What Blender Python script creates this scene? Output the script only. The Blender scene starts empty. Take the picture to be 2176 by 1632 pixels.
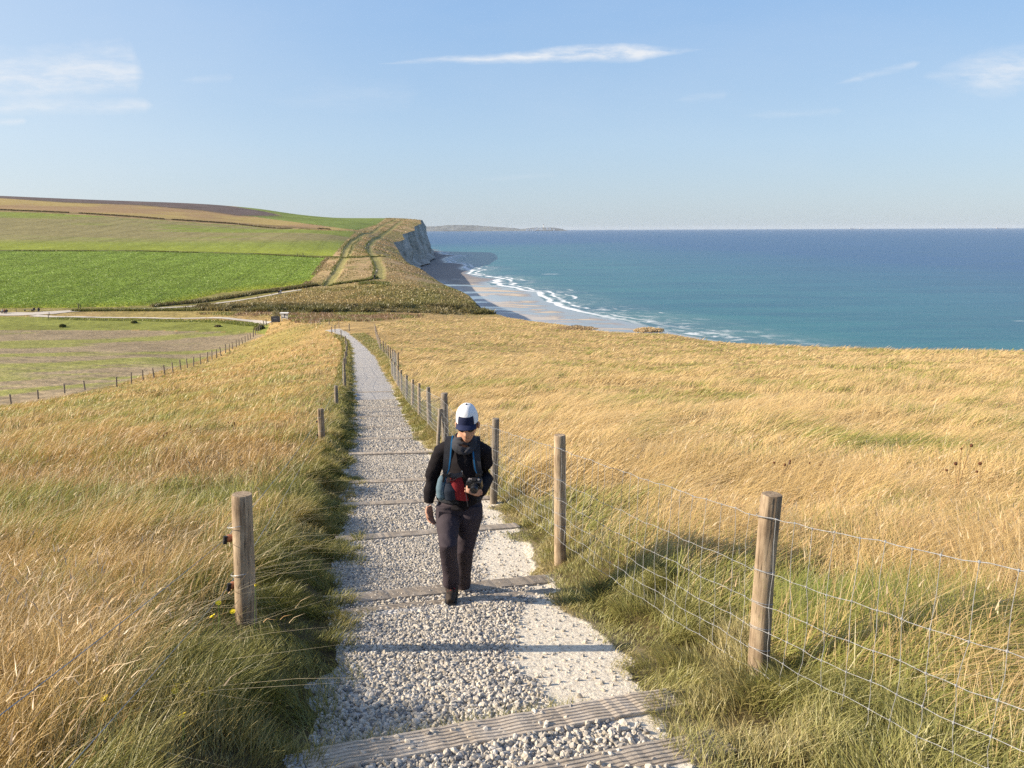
import bpy, bmesh, math, random
import numpy as np
from mathutils import Vector, Matrix

RNG = np.random.default_rng(7)
random.seed(7)
scene = bpy.context.scene
COL = scene.collection

# ------------------------------------------------------------------ camera model (photo pixels -> world rays)
F_PX, CX, CY = 1675.0, 1088.0, 816.0
PITCH = math.atan((816 - 487) / F_PX)
ROLL = math.radians(0.23)
cF = np.array([0, math.cos(PITCH), -math.sin(PITCH)])
cU0 = np.array([0, math.sin(PITCH), math.cos(PITCH)])
cR0 = np.array([1.0, 0, 0])
cR = cR0 * math.cos(ROLL) - cU0 * math.sin(ROLL)
cU = cU0 * math.cos(ROLL) + cR0 * math.sin(ROLL)

def ray(x, y):
    d = cF + cR * ((x - CX) / F_PX) + cU * ((CY - y) / F_PX)
    return d / d[1]                       # scaled so that dy = 1: (az, 1, t)

def at(x, y, Y):                          # point seen at photo pixel (x, y), Y metres ahead
    return ray(x, y) * Y

def proj(P):                              # world -> photo pixels
    P = np.asarray(P, float)
    d = P @ cF
    d = np.where(np.abs(d) < 1e-3, 1e-3, d)
    return CX + F_PX * (P @ cR) / d, CY - F_PX * (P @ cU) / d

# ------------------------------------------------------------------ noise
def _hash(ix, iy, seed):
    h = (ix.astype(np.int64) * 374761393 + iy.astype(np.int64) * 668265263 + seed * 974634277) & 0xFFFFFFFF
    h = ((h ^ (h >> 13)) * 1274126177) & 0xFFFFFFFF
    h = (h ^ (h >> 16)) & 0xFFFFFFFF
    return h.astype(np.float64) / 4294967295.0

def vnoise(x, y, seed=0):
    x = np.asarray(x, float); y = np.asarray(y, float)
    ix = np.floor(x); iy = np.floor(y)
    fx = x - ix; fy = y - iy
    fx = fx * fx * fx * (fx * (fx * 6 - 15) + 10); fy = fy * fy * fy * (fy * (fy * 6 - 15) + 10)
    a = _hash(ix, iy, seed); b = _hash(ix + 1, iy, seed)
    c = _hash(ix, iy + 1, seed); d = _hash(ix + 1, iy + 1, seed)
    return (a * (1 - fx) + b * fx) * (1 - fy) + (c * (1 - fx) + d * fx) * fy

def fbm(x, y, seed=0, octv=4):
    s = 0.0; a = 0.5; tot = 0.0
    c, sn = 0.8, 0.6
    for k in range(octv):
        s = s + a * vnoise(x, y, seed + 17 * k); tot += a
        x, y = (c * x - sn * y) * 2.03 + 11.3, (sn * x + c * y) * 2.03 + 5.7
        a *= 0.5
    return s / tot                         # 0..1

def smooth(x, a, b):
    u = np.clip((np.asarray(x, float) - a) / (b - a), 0, 1)
    return u * u * (3 - 2 * u)

def inpoly(px, py, poly):
    px = np.asarray(px); py = np.asarray(py)
    res = np.zeros(px.shape, bool)
    n = len(poly)
    for i in range(n):
        x1, y1 = poly[i]; x2, y2 = poly[(i + 1) % n]
        if y1 == y2: continue
        c = ((y1 > py) != (y2 > py)) & (px < (x2 - x1) * (py - y1) / (y2 - y1) + x1)
        res ^= c
    return res

def polydist(px, py, pts):                 # distance to a polyline
    best = np.full(np.shape(px), 1e9)
    for (x1, y1), (x2, y2) in zip(pts[:-1], pts[1:]):
        dx, dy = x2 - x1, y2 - y1
        L = dx * dx + dy * dy
        u = np.clip(((px - x1) * dx + (py - y1) * dy) / L, 0, 1)
        best = np.minimum(best, np.hypot(px - x1 - u * dx, py - y1 - u * dy))
    return best

# ------------------------------------------------------------------ object helpers
def tag(o, label=None, cat=None, group=None, kind=None):
    if label: o['label'] = label
    if cat: o['category'] = cat
    if group: o['group'] = group
    if kind: o['kind'] = kind
    return o

def empty(name, loc, rz=0, label=None, cat=None, group=None, kind=None):
    o = bpy.data.objects.new(name, None); COL.objects.link(o)
    o.empty_display_size = 0.2
    o.location = loc; o.rotation_euler = (0, 0, rz)
    return tag(o, label, cat, group, kind)

def mk(name, V, Fc, mat=None, parent=None, col=None, smooth_sh=False, attrs=None):
    """V: n x 3 array, Fc: list of arrays of faces (each m x 3 or m x 4); one mesh object."""
    V = np.ascontiguousarray(V, np.float32)
    if not isinstance(Fc, (list, tuple)): Fc = [Fc]
    Fc = [np.asarray(f, np.int32) for f in Fc if len(f)]
    me = bpy.data.meshes.new(name)
    me.vertices.add(len(V)); me.vertices.foreach_set('co', V.ravel())
    loops = np.concatenate([f.ravel() for f in Fc])
    tot = np.concatenate([np.full(len(f), f.shape[1], np.int32) for f in Fc])
    start = np.concatenate([[0], np.cumsum(tot)[:-1]]).astype(np.int32)
    me.loops.add(len(loops)); me.loops.foreach_set('vertex_index', loops)
    me.polygons.add(len(tot))
    me.polygons.foreach_set('loop_start', start); me.polygons.foreach_set('loop_total', tot)
    me.update(calc_edges=True)
    if smooth_sh: me.polygons.foreach_set('use_smooth', np.ones(len(tot), bool))
    else: me.polygons.foreach_set('use_smooth', np.zeros(len(tot), bool))
    if col is not None:
        a = me.color_attributes.new('col', 'FLOAT_COLOR', 'POINT')
        c = np.ones((len(V), 4), np.float32); c[:, :3] = col
        a.data.foreach_set('color', c.ravel())
    for k, v in (attrs or {}).items():
        a = me.attributes.new(k, 'FLOAT', 'POINT'); a.data.foreach_set('value', np.asarray(v, np.float32))
    if mat: me.materials.append(mat)
    o = bpy.data.objects.new(name, me); COL.objects.link(o)
    if parent: o.parent = parent
    return o

def grid_faces(nr, nc):
    i = np.arange(nr * nc).reshape(nr, nc)
    return np.stack([i[:-1, :-1], i[:-1, 1:], i[1:, 1:], i[1:, :-1]], -1).reshape(-1, 4)

class MB:
    """collects simple shapes into one mesh"""
    def __init__(s): s.v = []; s.f3 = []; s.f4 = []; s.n = 0
    def add(s, V, F):
        V = np.asarray(V, float); F = np.asarray(F, int) + s.n
        (s.f3 if F.shape[1] == 3 else s.f4).append(F)
        s.v.append(V); s.n += len(V)
    def box(s, c, size, R=None, bev=0.0, taper=1.0):
        h = np.array(size) / 2.0
        b = min(bev, h.min() * 0.9)
        if b <= 0:
            P = np.array([[x, y, z] for z in (-1, 1) for y in (-1, 1) for x in (-1, 1)], float) * h
            P[4:, :2] *= taper
            Fq = np.array([[0, 2, 3, 1], [4, 5, 7, 6], [0, 1, 5, 4], [2, 6, 7, 3], [0, 4, 6, 2], [1, 3, 7, 5]])
            if R is not None: P = P @ np.asarray(R).T
            s.add(P + np.array(c), Fq)
        else:
            bm = bmesh.new(); bmesh.ops.create_cube(bm, size=1)
            bmesh.ops.scale(bm, vec=Vector(size), verts=bm.verts)
            bmesh.ops.bevel(bm, geom=bm.edges[:], offset=b, segments=2, affect='EDGES', profile=0.6)
            s.bm(bm, c, R)
    def bm(s, bm, c=(0, 0, 0), R=None):
        bmesh.ops.triangulate(bm, faces=bm.faces[:])
        bm.verts.index_update()
        P = np.array([v.co[:] for v in bm.verts]); T = np.array([[v.index for v in f.verts] for f in bm.faces])
        bm.free()
        if R is not None: P = P @ np.asarray(R).T
        s.add(P + np.array(c), T)
    def tube(s, pts, rad, n=8, cap=True, squash=None, jitter=0.0):
        pts = np.asarray(pts, float); m = len(pts)
        rad = np.broadcast_to(np.asarray(rad, float), (m,)) if np.ndim(rad) <= 1 else np.asarray(rad, float)
        T = np.gradient(pts, axis=0); T /= np.linalg.norm(T, axis=1)[:, None] + 1e-12
        ref = np.array([0, 0, 1.0]) if abs(T[0][2]) < 0.9 else np.array([1.0, 0, 0])
        V = []
        for k in range(m):
            u = np.cross(ref, T[k]); u /= np.linalg.norm(u) + 1e-12
            v = np.cross(T[k], u); ref = v if False else ref
            a = np.linspace(0, 2 * math.pi, n, endpoint=False)
            ru, rv = (rad[k], rad[k]) if np.ndim(rad[k]) == 0 else rad[k]
            jj = 1 + jitter * (np.array([random.random() for _ in range(n)]) - .5) if jitter else 1
            V.append(pts[k] + np.outer(np.cos(a) * ru * jj, u) + np.outer(np.sin(a) * rv * jj, v))
        V = np.concatenate(V)
        i = np.arange(m * n).reshape(m, n)
        j = np.roll(i, -1, axis=1)
        Q = np.stack([i[:-1], j[:-1], j[1:], i[1:]], -1).reshape(-1, 4)
        s.add(V, Q)
        if cap:
            for k, fl in ((0, True), (m - 1, False)):
                c = pts[k]; ring = V[k * n:(k + 1) * n]
                P = np.vstack([ring, c]); a = np.arange(n); b = np.roll(a, -1)
                t = np.stack([b, a, np.full(n, n)], -1) if fl else np.stack([a, b, np.full(n, n)], -1)
                s.add(P, t)
    def build(s, name, mat, parent=None, smooth_sh=False, col=None):
        V = np.concatenate(s.v)
        Fc = []
        if s.f3: Fc.append(np.concatenate(s.f3))
        if s.f4: Fc.append(np.concatenate(s.f4))
        return mk(name, V, Fc, mat, parent, smooth_sh=smooth_sh, col=col)

def children(o): return [c for c in bpy.data.objects if c.parent == o]
def copy_tree(o, parent=None):
    c = o.copy(); COL.objects.link(c); c.parent = parent
    for ch in [x for x in list(bpy.data.objects) if x.parent == o]: copy_tree(ch, c)
    return c

# ------------------------------------------------------------------ materials
def new_mat(name):
    m = bpy.data.materials.new(name); m.use_nodes = True
    nt = m.node_tree; nt.nodes.clear()
    out = nt.nodes.new('ShaderNodeOutputMaterial')
    return m, nt, out

class NB:
    """tiny node-builder"""
    def __init__(s, nt): s.nt = nt
    def n(s, t, **kw):
        nd = s.nt.nodes.new(t)
        for k, v in kw.items():
            if k.startswith('i_'): continue
            setattr(nd, k, v)
        return nd
    def l(s, a, b): s.nt.links.new(a, b)
    def val(s, sock, v):
        if isinstance(v, bpy.types.NodeSocket): s.l(v, sock)
        else: sock.default_value = v
    def math(s, op, a, b=0.0, clamp=False):
        nd = s.n('ShaderNodeMath', operation=op, use_clamp=clamp)
        s.val(nd.inputs[0], a); s.val(nd.inputs[1], b)
        return nd.outputs[0]
    def noise(s, vec, scale, detail=4, rough=0.55, dist=0.0):
        nd = s.n('ShaderNodeTexNoise')
        s.l(vec, nd.inputs['Vector'])
        nd.inputs['Scale'].default_value = scale; nd.inputs['Detail'].default_value = detail
        nd.inputs['Roughness'].default_value = rough; nd.inputs['Distortion'].default_value = dist
        return nd.outputs['Fac']
    def ramp(s, fac, stops, interp='LINEAR'):
        nd = s.n('ShaderNodeValToRGB'); cr = nd.color_ramp; cr.interpolation = interp
        while len(cr.elements) < len(stops): cr.elements.new(0.5)
        for e, (p, c) in zip(cr.elements, stops):
            e.position = p; e.color = (c, c, c, 1) if np.isscalar(c) else (*c, 1)
        s.l(fac, nd.inputs[0]); return nd.outputs[0]
    def mix(s, fac, a, b, blend='MIX'):
        nd = s.n('ShaderNodeMix', data_type='RGBA', blend_type=blend)
        s.val(nd.inputs[0], fac)
        for k, v in ((6, a), (7, b)):
            if isinstance(v, bpy.types.NodeSocket): s.l(v, nd.inputs[k])
            else: nd.inputs[k].default_value = (*v, 1) if len(v) == 3 else v
        return nd.outputs[2]
    def mapr(s, v, a, b, c=0.0, d=1.0):
        nd = s.n('ShaderNodeMapRange'); s.val(nd.inputs[0], v)
        for k, x in zip((1, 2, 3, 4), (a, b, c, d)): nd.inputs[k].default_value = x
        return nd.outputs[0]
    def mapping(s, vec, scale=(1, 1, 1), rot=(0, 0, 0), loc=(0, 0, 0)):
        nd = s.n('ShaderNodeMapping'); s.l(vec, nd.inputs[0])
        nd.inputs['Scale'].default_value = scale; nd.inputs['Rotation'].default_value = rot; nd.inputs['Location'].default_value = loc
        return nd.outputs[0]
    def bump(s, h, strength=0.5, dist=0.02):
        nd = s.n('ShaderNodeBump'); s.l(h, nd.inputs['Height'])
        nd.inputs['Strength'].default_value = strength; nd.inputs['Distance'].default_value = dist
        return nd.outputs[0]
    def princ(s, out, color, rough=0.8, spec=0.3, normal=None, metal=0.0, sheen=0.0):
        p = s.n('ShaderNodeBsdfPrincipled')
        if isinstance(color, bpy.types.NodeSocket): s.l(color, p.inputs['Base Color'])
        else: p.inputs['Base Color'].default_value = (*color, 1)
        s.val(p.inputs['Roughness'], rough); s.val(p.inputs['Specular IOR Level'], spec)
        p.inputs['Metallic'].default_value = metal
        if sheen: p.inputs['Sheen Weight'].default_value = sheen
        if normal is not None: s.l(normal, p.inputs['Normal'])
        s.l(p.outputs[0], out.inputs[0]); return p

def chalk_w(Y):                            # how far the bare chalk shoulder reaches in from the right edge
    return np.interp(Y, [2.6, 3.4, 3.9, 4.6, 5.4, 5.9, 6.5, 6.9, 7.6, 8.6, 9.2, 10.8, 12, 14, 16.5, 18, 40, 60], [.25, .12, .55, .85, .55, .18, .15, .5, .62, .45, .25, .35, .18, .1, .25, .1, .1, 0])
def simple_mat(name, color, rough=0.7, spec=0.3, var=0.25, nscale=20.0, bump=0.0, bscale=60.0, metal=0.0, coord='Object', stretch=(1, 1, 1), sheen=0.0):
    m, nt, out = new_mat(name); b = NB(nt)
    tc = b.n('ShaderNodeTexCoord').outputs[coord]
    v = b.mapping(tc, scale=stretch)
    nz = b.noise(v, nscale, 5, 0.6)
    lo = tuple(max(0, c * (1 - var)) for c in color); hi = tuple(min(1, c * (1 + var)) for c in color)
    c = b.ramp(nz, [(0.3, lo), (0.7, hi)])
    nrm = b.bump(b.noise(v, bscale, 4, 0.6), bump, 0.01) if bump else None
    b.princ(out, c, rough, spec, nrm, metal, sheen)
    return m

def grass_mat(name, trans=0.4):
    m, nt, out = new_mat(name); b = NB(nt)
    a = b.n('ShaderNodeAttribute', attribute_name='col')
    d = b.n('ShaderNodeBsdfDiffuse'); t = b.n('ShaderNodeBsdfTranslucent')
    g = b.n('ShaderNodeBsdfGlossy'); g.inputs['Roughness'].default_value = 0.45
    b.l(a.outputs['Color'], d.inputs[0]); b.l(a.outputs['Color'], t.inputs[0])
    mx = b.n('ShaderNodeMixShader'); mx.inputs[0].default_value = trans
    b.l(d.outputs[0], mx.inputs[1]); b.l(t.outputs[0], mx.inputs[2])
    m2 = b.n('ShaderNodeMixShader'); m2.inputs[0].default_value = 0.04
    b.l(mx.outputs[0], m2.inputs[1]); b.l(g.outputs[0], m2.inputs[2])
    b.l(m2.outputs[0], out.inputs[0])
    return m

def land_mat(name, fine=3.0, amp=0.5, bump=0.6, bdist=0.15, bscale=2.0, stretch=(1, 1, 1), rough=0.95):
    """ground cover: colour from the mesh, broken up by world-space noise"""
    m, nt, out = new_mat(name); b = NB(nt)
    a = b.n('ShaderNodeAttribute', attribute_name='col').outputs['Color']
    pos = b.n('ShaderNodeNewGeometry').outputs['Position']
    v = b.mapping(pos, scale=stretch)
    n1 = b.noise(v, fine, 6, 0.7); n2 = b.noise(v, fine * 0.13, 5, 0.6)
    f = b.math('ADD', b.math('MULTIPLY', n1, 0.65), b.math('MULTIPLY', n2, 0.35))
    k = b.mapr(f, 0.36, 0.64, 1 - amp, 1 + amp)
    mul = b.n('ShaderNodeVectorMath', operation='SCALE'); b.l(a, mul.inputs[0]); b.l(k, mul.inputs['Scale'])
    nrm = b.bump(b.noise(v, bscale, 6, 0.65), bump, bdist)
    b.princ(out, mul.outputs[0], rough, 0.1, nrm)
    return m

# ------------------------------------------------------------------ ground shape
_sY = np.array([-8, 0, 8, 11.1, 23, 33.6, 48, 77, 105, 140])
_sZ = np.array([0.4, -1.65, -3.474, -4.03, -5.95, -7.5, -9.25, -12.5, -14.7, -17.0])
_fy = np.linspace(-8, 140, 1500)
_fz = np.interp(_fy, _sY, _sZ)
_kz = np.exp(-0.5 * (np.arange(-20, 21) / 8.0) ** 2); _kz /= _kz.sum()
_fzs = np.convolve(np.pad(_fz, 20, mode='reflect', reflect_type='odd'), _kz, 'valid')
def zp(Y): return np.interp(Y, _fy, _fzs)

def hit_path(x, y):                       # ray against the path profile
    d = ray(x, y)
    Y = np.linspace(1.5, 140, 20000)
    g = d[2] * Y - zp(Y)
    k = np.argmax(g < 0)
    return d * Y[k]

_edge_rows = [  # photo row, left and right edge of the trodden path
    (1632, 655, 1490), (1500, 690, 1405), (1400, 725, 1350), (1300, 705, 1190), (1250, 705, 1160), (1150, 725, 1105),
    (1080, 728, 1060), (1030, 738, 990), (975, 742, 925), (940, 750, 892), (900, 751, 868), (860, 751, 850), (820, 751, 833),
    (790, 750, 815), (760, 749, 797), (742, 748, 780), (728, 740, 760), (716, 722, 742), (706, 692, 722)]
_L = np.array([hit_path(l, y)[:2] for y, l, r in _edge_rows]); _Rr = np.array([hit_path(r, y)[:2] for y, l, r in _edge_rows])
def XL(Y): return np.where(Y < _L[0, 1], _L[0, 0] - 0.19 * (Y - _L[0, 1]), np.interp(Y, _L[:, 1], _L[:, 0]))
def XR(Y): return np.where(Y < _Rr[0, 1], _Rr[0, 0] - 0.19 * (Y - _Rr[0, 1]), np.interp(Y, _Rr[:, 1], _Rr[:, 0]))
PATH_END = float(min(_L[-1, 1], _Rr[-1, 1]))
def XC(Y): return 0.5 * (XL(Y) + XR(Y))

STEPS = [1.9, 2.97, 3.56, 5.88, 6.45, 9.0, 11.2, 13.2, 16.9, 20.2, 23.6, 27.2, 31, 35, 39.5, 44.5]
def step_slope(Y): return 0.42 - 0.24 * smooth(Y, 7, 14)
def saw(X, Y):
    s = Y - (X - XC(Y)) * step_slope(Y)
    out = np.zeros(np.shape(s))
    for a, b in zip(STEPS[:-1], STEPS[1:]):
        r = min(0.13, 0.17 * (b - a))
        u = (s - a) / (b - a)
        out = np.where((u >= 0) & (u < 1), -r / 2 + r * np.clip(u * 1.04, 0, 1), out)
    return out

def near_z(X, Y):
    z = zp(Y)
    xc = XC(np.minimum(Y, PATH_END))
    l = np.maximum(0, -(X - xc) - 4)
    z = z - 0.10 * l * smooth(Y, 6, 30)
    return z

_ctrl = []
for a_ in (-.78, -.55, -.3, -.1, .1, .3, .55, .8):
    for Yc in (26, 36, 50):
        _ctrl.append((a_, math.log(Yc), float(near_z(np.array(a_ * Yc), np.array(float(Yc)))) / Yc))
_cp = [(2176, 748, 85), (1800, 739, 100), (1500, 723, 118), (1420, 709, 130), (1300, 706, 140), (1200, 690, 165), (1100, 677, 195),
    (752, 760, 77), (735, 720, 105), (700, 703, 122), (650, 690, 150), (1100, 761, 80), (1500, 762, 79), (1900, 762, 76), (950, 715, 115), (900, 690, 155),
    (25, 862, 80), (165, 832, 88), (248, 822, 93), (440, 770, 125), (530, 715, 160), (565, 693, 172),
    (0, 700, 178), (0, 780, 115), (250, 700, 178), (300, 760, 130), (400, 720, 160), (-250, 700, 178), (-250, 780, 115), (-250, 862, 85),
    (0, 667, 205), (100, 668, 203), (300, 662, 207), (480, 672, 188), (-250, 667, 205),
    (595, 683, 170), (700, 667, 192), (850, 667, 195), (1000, 671, 206), (450, 655, 212),
    (600, 626, 235), (720, 616, 240), (850, 609, 242), (980, 644, 226),
    (795, 596, 256), (650, 610, 248), (905, 578, 352), (870, 561, 465), (940, 603, 296), (1000, 628, 250),
    (330, 650, 217), (0, 652, 216), (0, 600, 270), (350, 600, 268), (0, 530, 400), (350, 538, 390), (690, 547, 372), (820, 545, 372), (-250, 600, 270), (-250, 530, 400),
    (0, 490, 560), (350, 500, 540), (700, 510, 500), (790, 515, 590), (0, 447, 780), (300, 460, 760), (600, 485, 720), (750, 489, 700), (840, 516, 735), (-250, 445, 780),
    (0, 417, 1050), (250, 427.5, 1070), (430, 434, 1100), (560, 445, 1150), (640, 458, 1200), (740, 464, 1180), (820, 464.5, 1180), (870, 465.5, 1250), (895, 469, 1390), (-250, 412, 1050),
    (840, 491, 860), (878, 486, 930), (892, 475, 1080), (0, 440, 1600), (300, 450, 1700), (560, 465, 1800), (700, 473, 1800), (0, 470, 2400), (560, 480, 2400), (-250, 440, 1600),
    (1000, 640, 400), (1100, 660, 330), (1400, 700, 200), (1800, 720, 150)]
for x, y, Yc in _cp:
    d = ray(x, y); _ctrl.append((d[0], math.log(Yc), d[2]))
_ctrl = np.array(_ctrl)
_A = _ctrl[:, :2] * np.array([2.2, 1.0])
def _tps(r2): return 0.5 * r2 * np.log(r2 + 1e-12)
_n = len(_A)
_K = _tps(((_A[:, None] - _A[None]) ** 2).sum(-1)) + np.eye(_n) * 2e-4
_P = np.hstack([np.ones((_n, 1)), _A])
_M = np.block([[_K, _P], [_P.T, np.zeros((3, 3))]])
_W = np.linalg.solve(_M, np.concatenate([_ctrl[:, 2], np.zeros(3)]))
def far_z(X, Y):
    sh = np.shape(X); X = np.ravel(X); Y = np.ravel(Y)
    out = np.empty(len(X))
    for k in range(0, len(X), 60000):
        Yk = np.maximum(Y[k:k + 60000], 20); q = np.stack([np.clip(X[k:k + 60000] / Yk, -1.05, 1.05) * 2.2, np.log(Yk)], -1)
        r2 = ((q[:, None] - _A[None]) ** 2).sum(-1)
        out[k:k + 60000] = (_tps(r2) @ _W[:_n] + _W[_n] + q @ _W[_n + 1:]) * Yk
    return out.reshape(sh)

# tracks worn into the clifftop grass (photo polylines resolved on the terrain below)
def raw_z(X, Y):
    w = smooth(Y, 28, 46)
    zn = near_z(X, Y)
    zf = np.where(Y > 25, far_z(X, Y), zn)
    return zn * (1 - w) + zf * w

def hit(x, y, Y0=20, Y1=2300, zoff=0.0):
    d = ray(x, y)
    Y = np.exp(np.linspace(math.log(Y0), math.log(Y1), 1500))
    g = d[2] * Y - raw_z(d[0] * Y, Y) - zoff
    s = np.where((g[:-1] >= 0) & (g[1:] < 0))[0]
    k = s[0] if len(s) else int(np.argmin(np.abs(g)))
    u = g[k] / (g[k] - g[min(k + 1, 1499)] + 1e-12) if len(s) else 0
    return d * (Y[k] + u * (Y[min(k + 1, 1499)] - Y[k]))

TRACKS = [([(697, 606), (716, 578), (732, 550), (735, 530), (748, 512), (775, 496), (805, 484), (830, 472), (842, 466)], 2.0, 0.4),
          ([(806, 592), (808, 570), (800, 552), (786, 536), (783, 522), (790, 514), (812, 499), (835, 485), (855, 470)], 2.4, 0.35),
          ([(742, 545), (752, 520), (770, 504)], 0.9, 0.25)]
TRK = [(np.array([hit(x, y, 200)[:2] for x, y in p]), w, dp) for p, w, dp in TRACKS]
def refine(p, n=8):
    t = np.arange(len(p)); tt = np.linspace(0, len(p) - 1, (len(p) - 1) * n + 1)
    return np.stack([np.interp(tt, t, p[:, k]) for k in range(p.shape[1])], -1)

# coast edge: X of the clifftop edge for each Y
_edge_px = [(2700, 790, 66), (2300, 752, 80), (2176, 747, 85), (1800, 738, 100), (1500, 721, 118), (1420, 704, 130), (1300, 703, 140), (1200, 688, 165), (1100, 674, 195), (1062, 669, 211), (1046, 650, 218),
    (1022, 647, 223), (1000, 630, 250), (945, 603, 298), (905, 577, 355), (872, 560, 470), (852, 536, 600), (841, 517, 735), (861, 500, 800), (856, 496, 840), (881, 487, 910), (879, 484, 950), (892, 475, 1080), (895, 471, 1200), (899, 469.5, 1400), (800, 470, 1480), (500, 470, 1640)]
_EY = np.array([p[2] for p in _edge_px], float); _EX = np.array([ray(p[0], p[1])[0] * p[2] for p in _edge_px])
def XE(Y):
    Y = np.asarray(Y, float)
    base = np.interp(np.log(np.maximum(Y, 1)), np.log(_EY), _EX)
    base = np.where(Y < _EY[0], _EX[0] + 0.05 * (_EY[0] - Y), base)
    amp = np.clip(Y * 0.006, 0.6, 6)
    return base + amp * (2 * fbm(Y / np.clip(Y * 0.08, 6, 60), Y * 0 + 3.3, 5, 4) - 1)

def ground_z(X, Y):
    """the walking surface everywhere on land"""
    X = np.asarray(X, float); Y = np.asarray(Y, float)
    z = raw_z(X, Y)
    Yc = np.clip(Y, -8, PATH_END)
    dl = XL(Yc) - X; dr = X - XR(Yc)
    inside = (dl < 0) & (dr < 0) & (Y < PATH_END)
    dout = np.maximum(dl, dr)
    rampR = 0.12 + 0.22 * smooth(Y, 4.2, 7.0); fade = 1 - smooth(Y, 60, 100)
    z = z + np.where(dr > 0, rampR * smooth(dr, -0.05, 0.9), 0) * fade
    z = z + np.where(dl > 0, 0.23 * smooth(dl, -0.05, 0.6), 0) * fade
    z = z + np.where((Y < 46) & (dout < 0.25), saw(X, Y) * (1 - smooth(dout, 0.0, 0.25)) * (1 - smooth(Y, 40, 46)), 0)
    rough = smooth(dout, 0.2, 2.0)
    z = z + rough * (fbm(X * 0.7, Y * 0.7, 1, 3) - 0.5) * 0.22 * np.where(Y < 120, 1, 0.6)
    for p, w, dp in TRK:
        sel = (Y > p[:, 1].min() - 10)
        if sel.any():
            dd = polydist(X[sel] if np.ndim(X) else X, Y[sel] if np.ndim(Y) else Y, refine(p, 3))
            if np.ndim(z): z[sel] -= dp * (1 - smooth(dd, w * 0.5, w * 0.9))
    return z
def gz(X, Y): return float(ground_z(np.array([float(X)]), np.array([float(Y)]))[0])
EXPO = 0.80
# ------------------------------------------------------------------ camera, sun, sky
cam = bpy.data.cameras.new('camera'); camo = bpy.data.objects.new('camera', cam); COL.objects.link(camo)
cam.sensor_width = 36; cam.lens = 36 * F_PX / 2176; cam.clip_start = 0.05; cam.clip_end = 120000
camo.matrix_world = Matrix(((cR[0], cU[0], -cF[0], 0), (cR[1], cU[1], -cF[1], 0), (cR[2], cU[2], -cF[2], 0), (0, 0, 0, 1)))
scene.camera = camo
SUN_EL, SUN_AZ = math.radians(25), math.radians(94)      # azimuth measured from +Y towards -X
sd = Vector((-math.sin(SUN_AZ) * math.cos(SUN_EL), math.cos(SUN_AZ) * math.cos(SUN_EL), math.sin(SUN_EL)))
sun = bpy.data.lights.new('sun', 'SUN'); suno = bpy.data.objects.new('sun', sun); COL.objects.link(suno)
sun.energy = 5.0; sun.angle = math.radians(0.53); sun.color = (1.0, 0.87, 0.70)
suno.rotation_euler = (-sd).to_track_quat('-Z', 'Y').to_euler(); suno.location = (0, 0, 50)

w = bpy.data.worlds.new('World'); scene.world = w; w.use_nodes = True
nt = w.node_tree; nt.nodes.clear(); b = NB(nt)
sky = b.n('ShaderNodeTexSky', sky_type='NISHITA'); sky.sun_disc = False
sky.sun_elevation = SUN_EL; sky.sun_rotation = -SUN_AZ; sky.altitude = 0
sky.air_density = 1.0; sky.dust_density = 0.6; sky.ozone_density = 2.0
inc = b.n('ShaderNodeTexCoord').outputs['Generated']
sep = b.n('ShaderNodeSeparateXYZ'); b.l(inc, sep.inputs[0])
ny = b.math('MAXIMUM', sep.outputs[1], 0.02)
u = b.math('DIVIDE', sep.outputs[0], ny); v = b.math('DIVIDE', sep.outputs[2], ny)   # a distant high cloud deck ahead
def uv(x, y):
    d = ray(x, y); return d[0], d[2]
comb = b.n('ShaderNodeCombineXYZ'); b.l(u, comb.inputs[0]); b.l(v, comb.inputs[1])
front = b.mapr(sep.outputs[1], 0.05, 0.3)
def cloud(x0, y0, x1, y1, half, scale, strength, detail_amt, edge=0.35, taper=0.25, seedloc=(0, 0, 0)):
    """a streak of cirrus between two directions"""
    (ua, va), (ub, vb) = uv(x0, y0), uv(x1, y1)
    L = math.hypot(ub - ua, vb - va); ca, sa = (ub - ua) / L, (vb - va) / L
    du = b.math('SUBTRACT', u, ua); dv = b.math('SUBTRACT', v, va)
    s_ = b.math('ADD', b.math('MULTIPLY', du, ca / L), b.math('MULTIPLY', dv, sa / L))
    q_ = b.math('ADD', b.math('MULTIPLY', du, -sa), b.math('MULTIPLY', dv, ca))
    hp = half / F_PX
    warp = b.math('SUBTRACT', b.noise(b.mapping(comb.outputs[0], scale=(scale, scale * 2.0, 1), loc=seedloc), 1.0, 6, 0.6), 0.5)
    q2 = b.math('ADD', q_, b.math('MULTIPLY', warp, hp * detail_amt))
    ql = b.math('ABSOLUTE', b.math('DIVIDE', q2, hp))
    wd = b.math('MULTIPLY', b.math('POWER', b.mapr(s_, 0.0, taper), .7), b.mapr(s_, 1.0, 1.0 - min(.3, taper * 0.30)))
    body = b.math('SUBTRACT', wd, ql)
    m_ = b.mapr(body, 0.0, edge)
    fib = b.noise(b.mapping(comb.outputs[0], scale=(scale * 1.2, scale * 5, 1), rot=(0, 0, 0.25), loc=seedloc), 2.0, 7, 0.65)
    m_ = b.math('MULTIPLY', m_, b.mapr(fib, 0.28, 0.62))
    return b.math('MULTIPLY', m_, strength)
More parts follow.
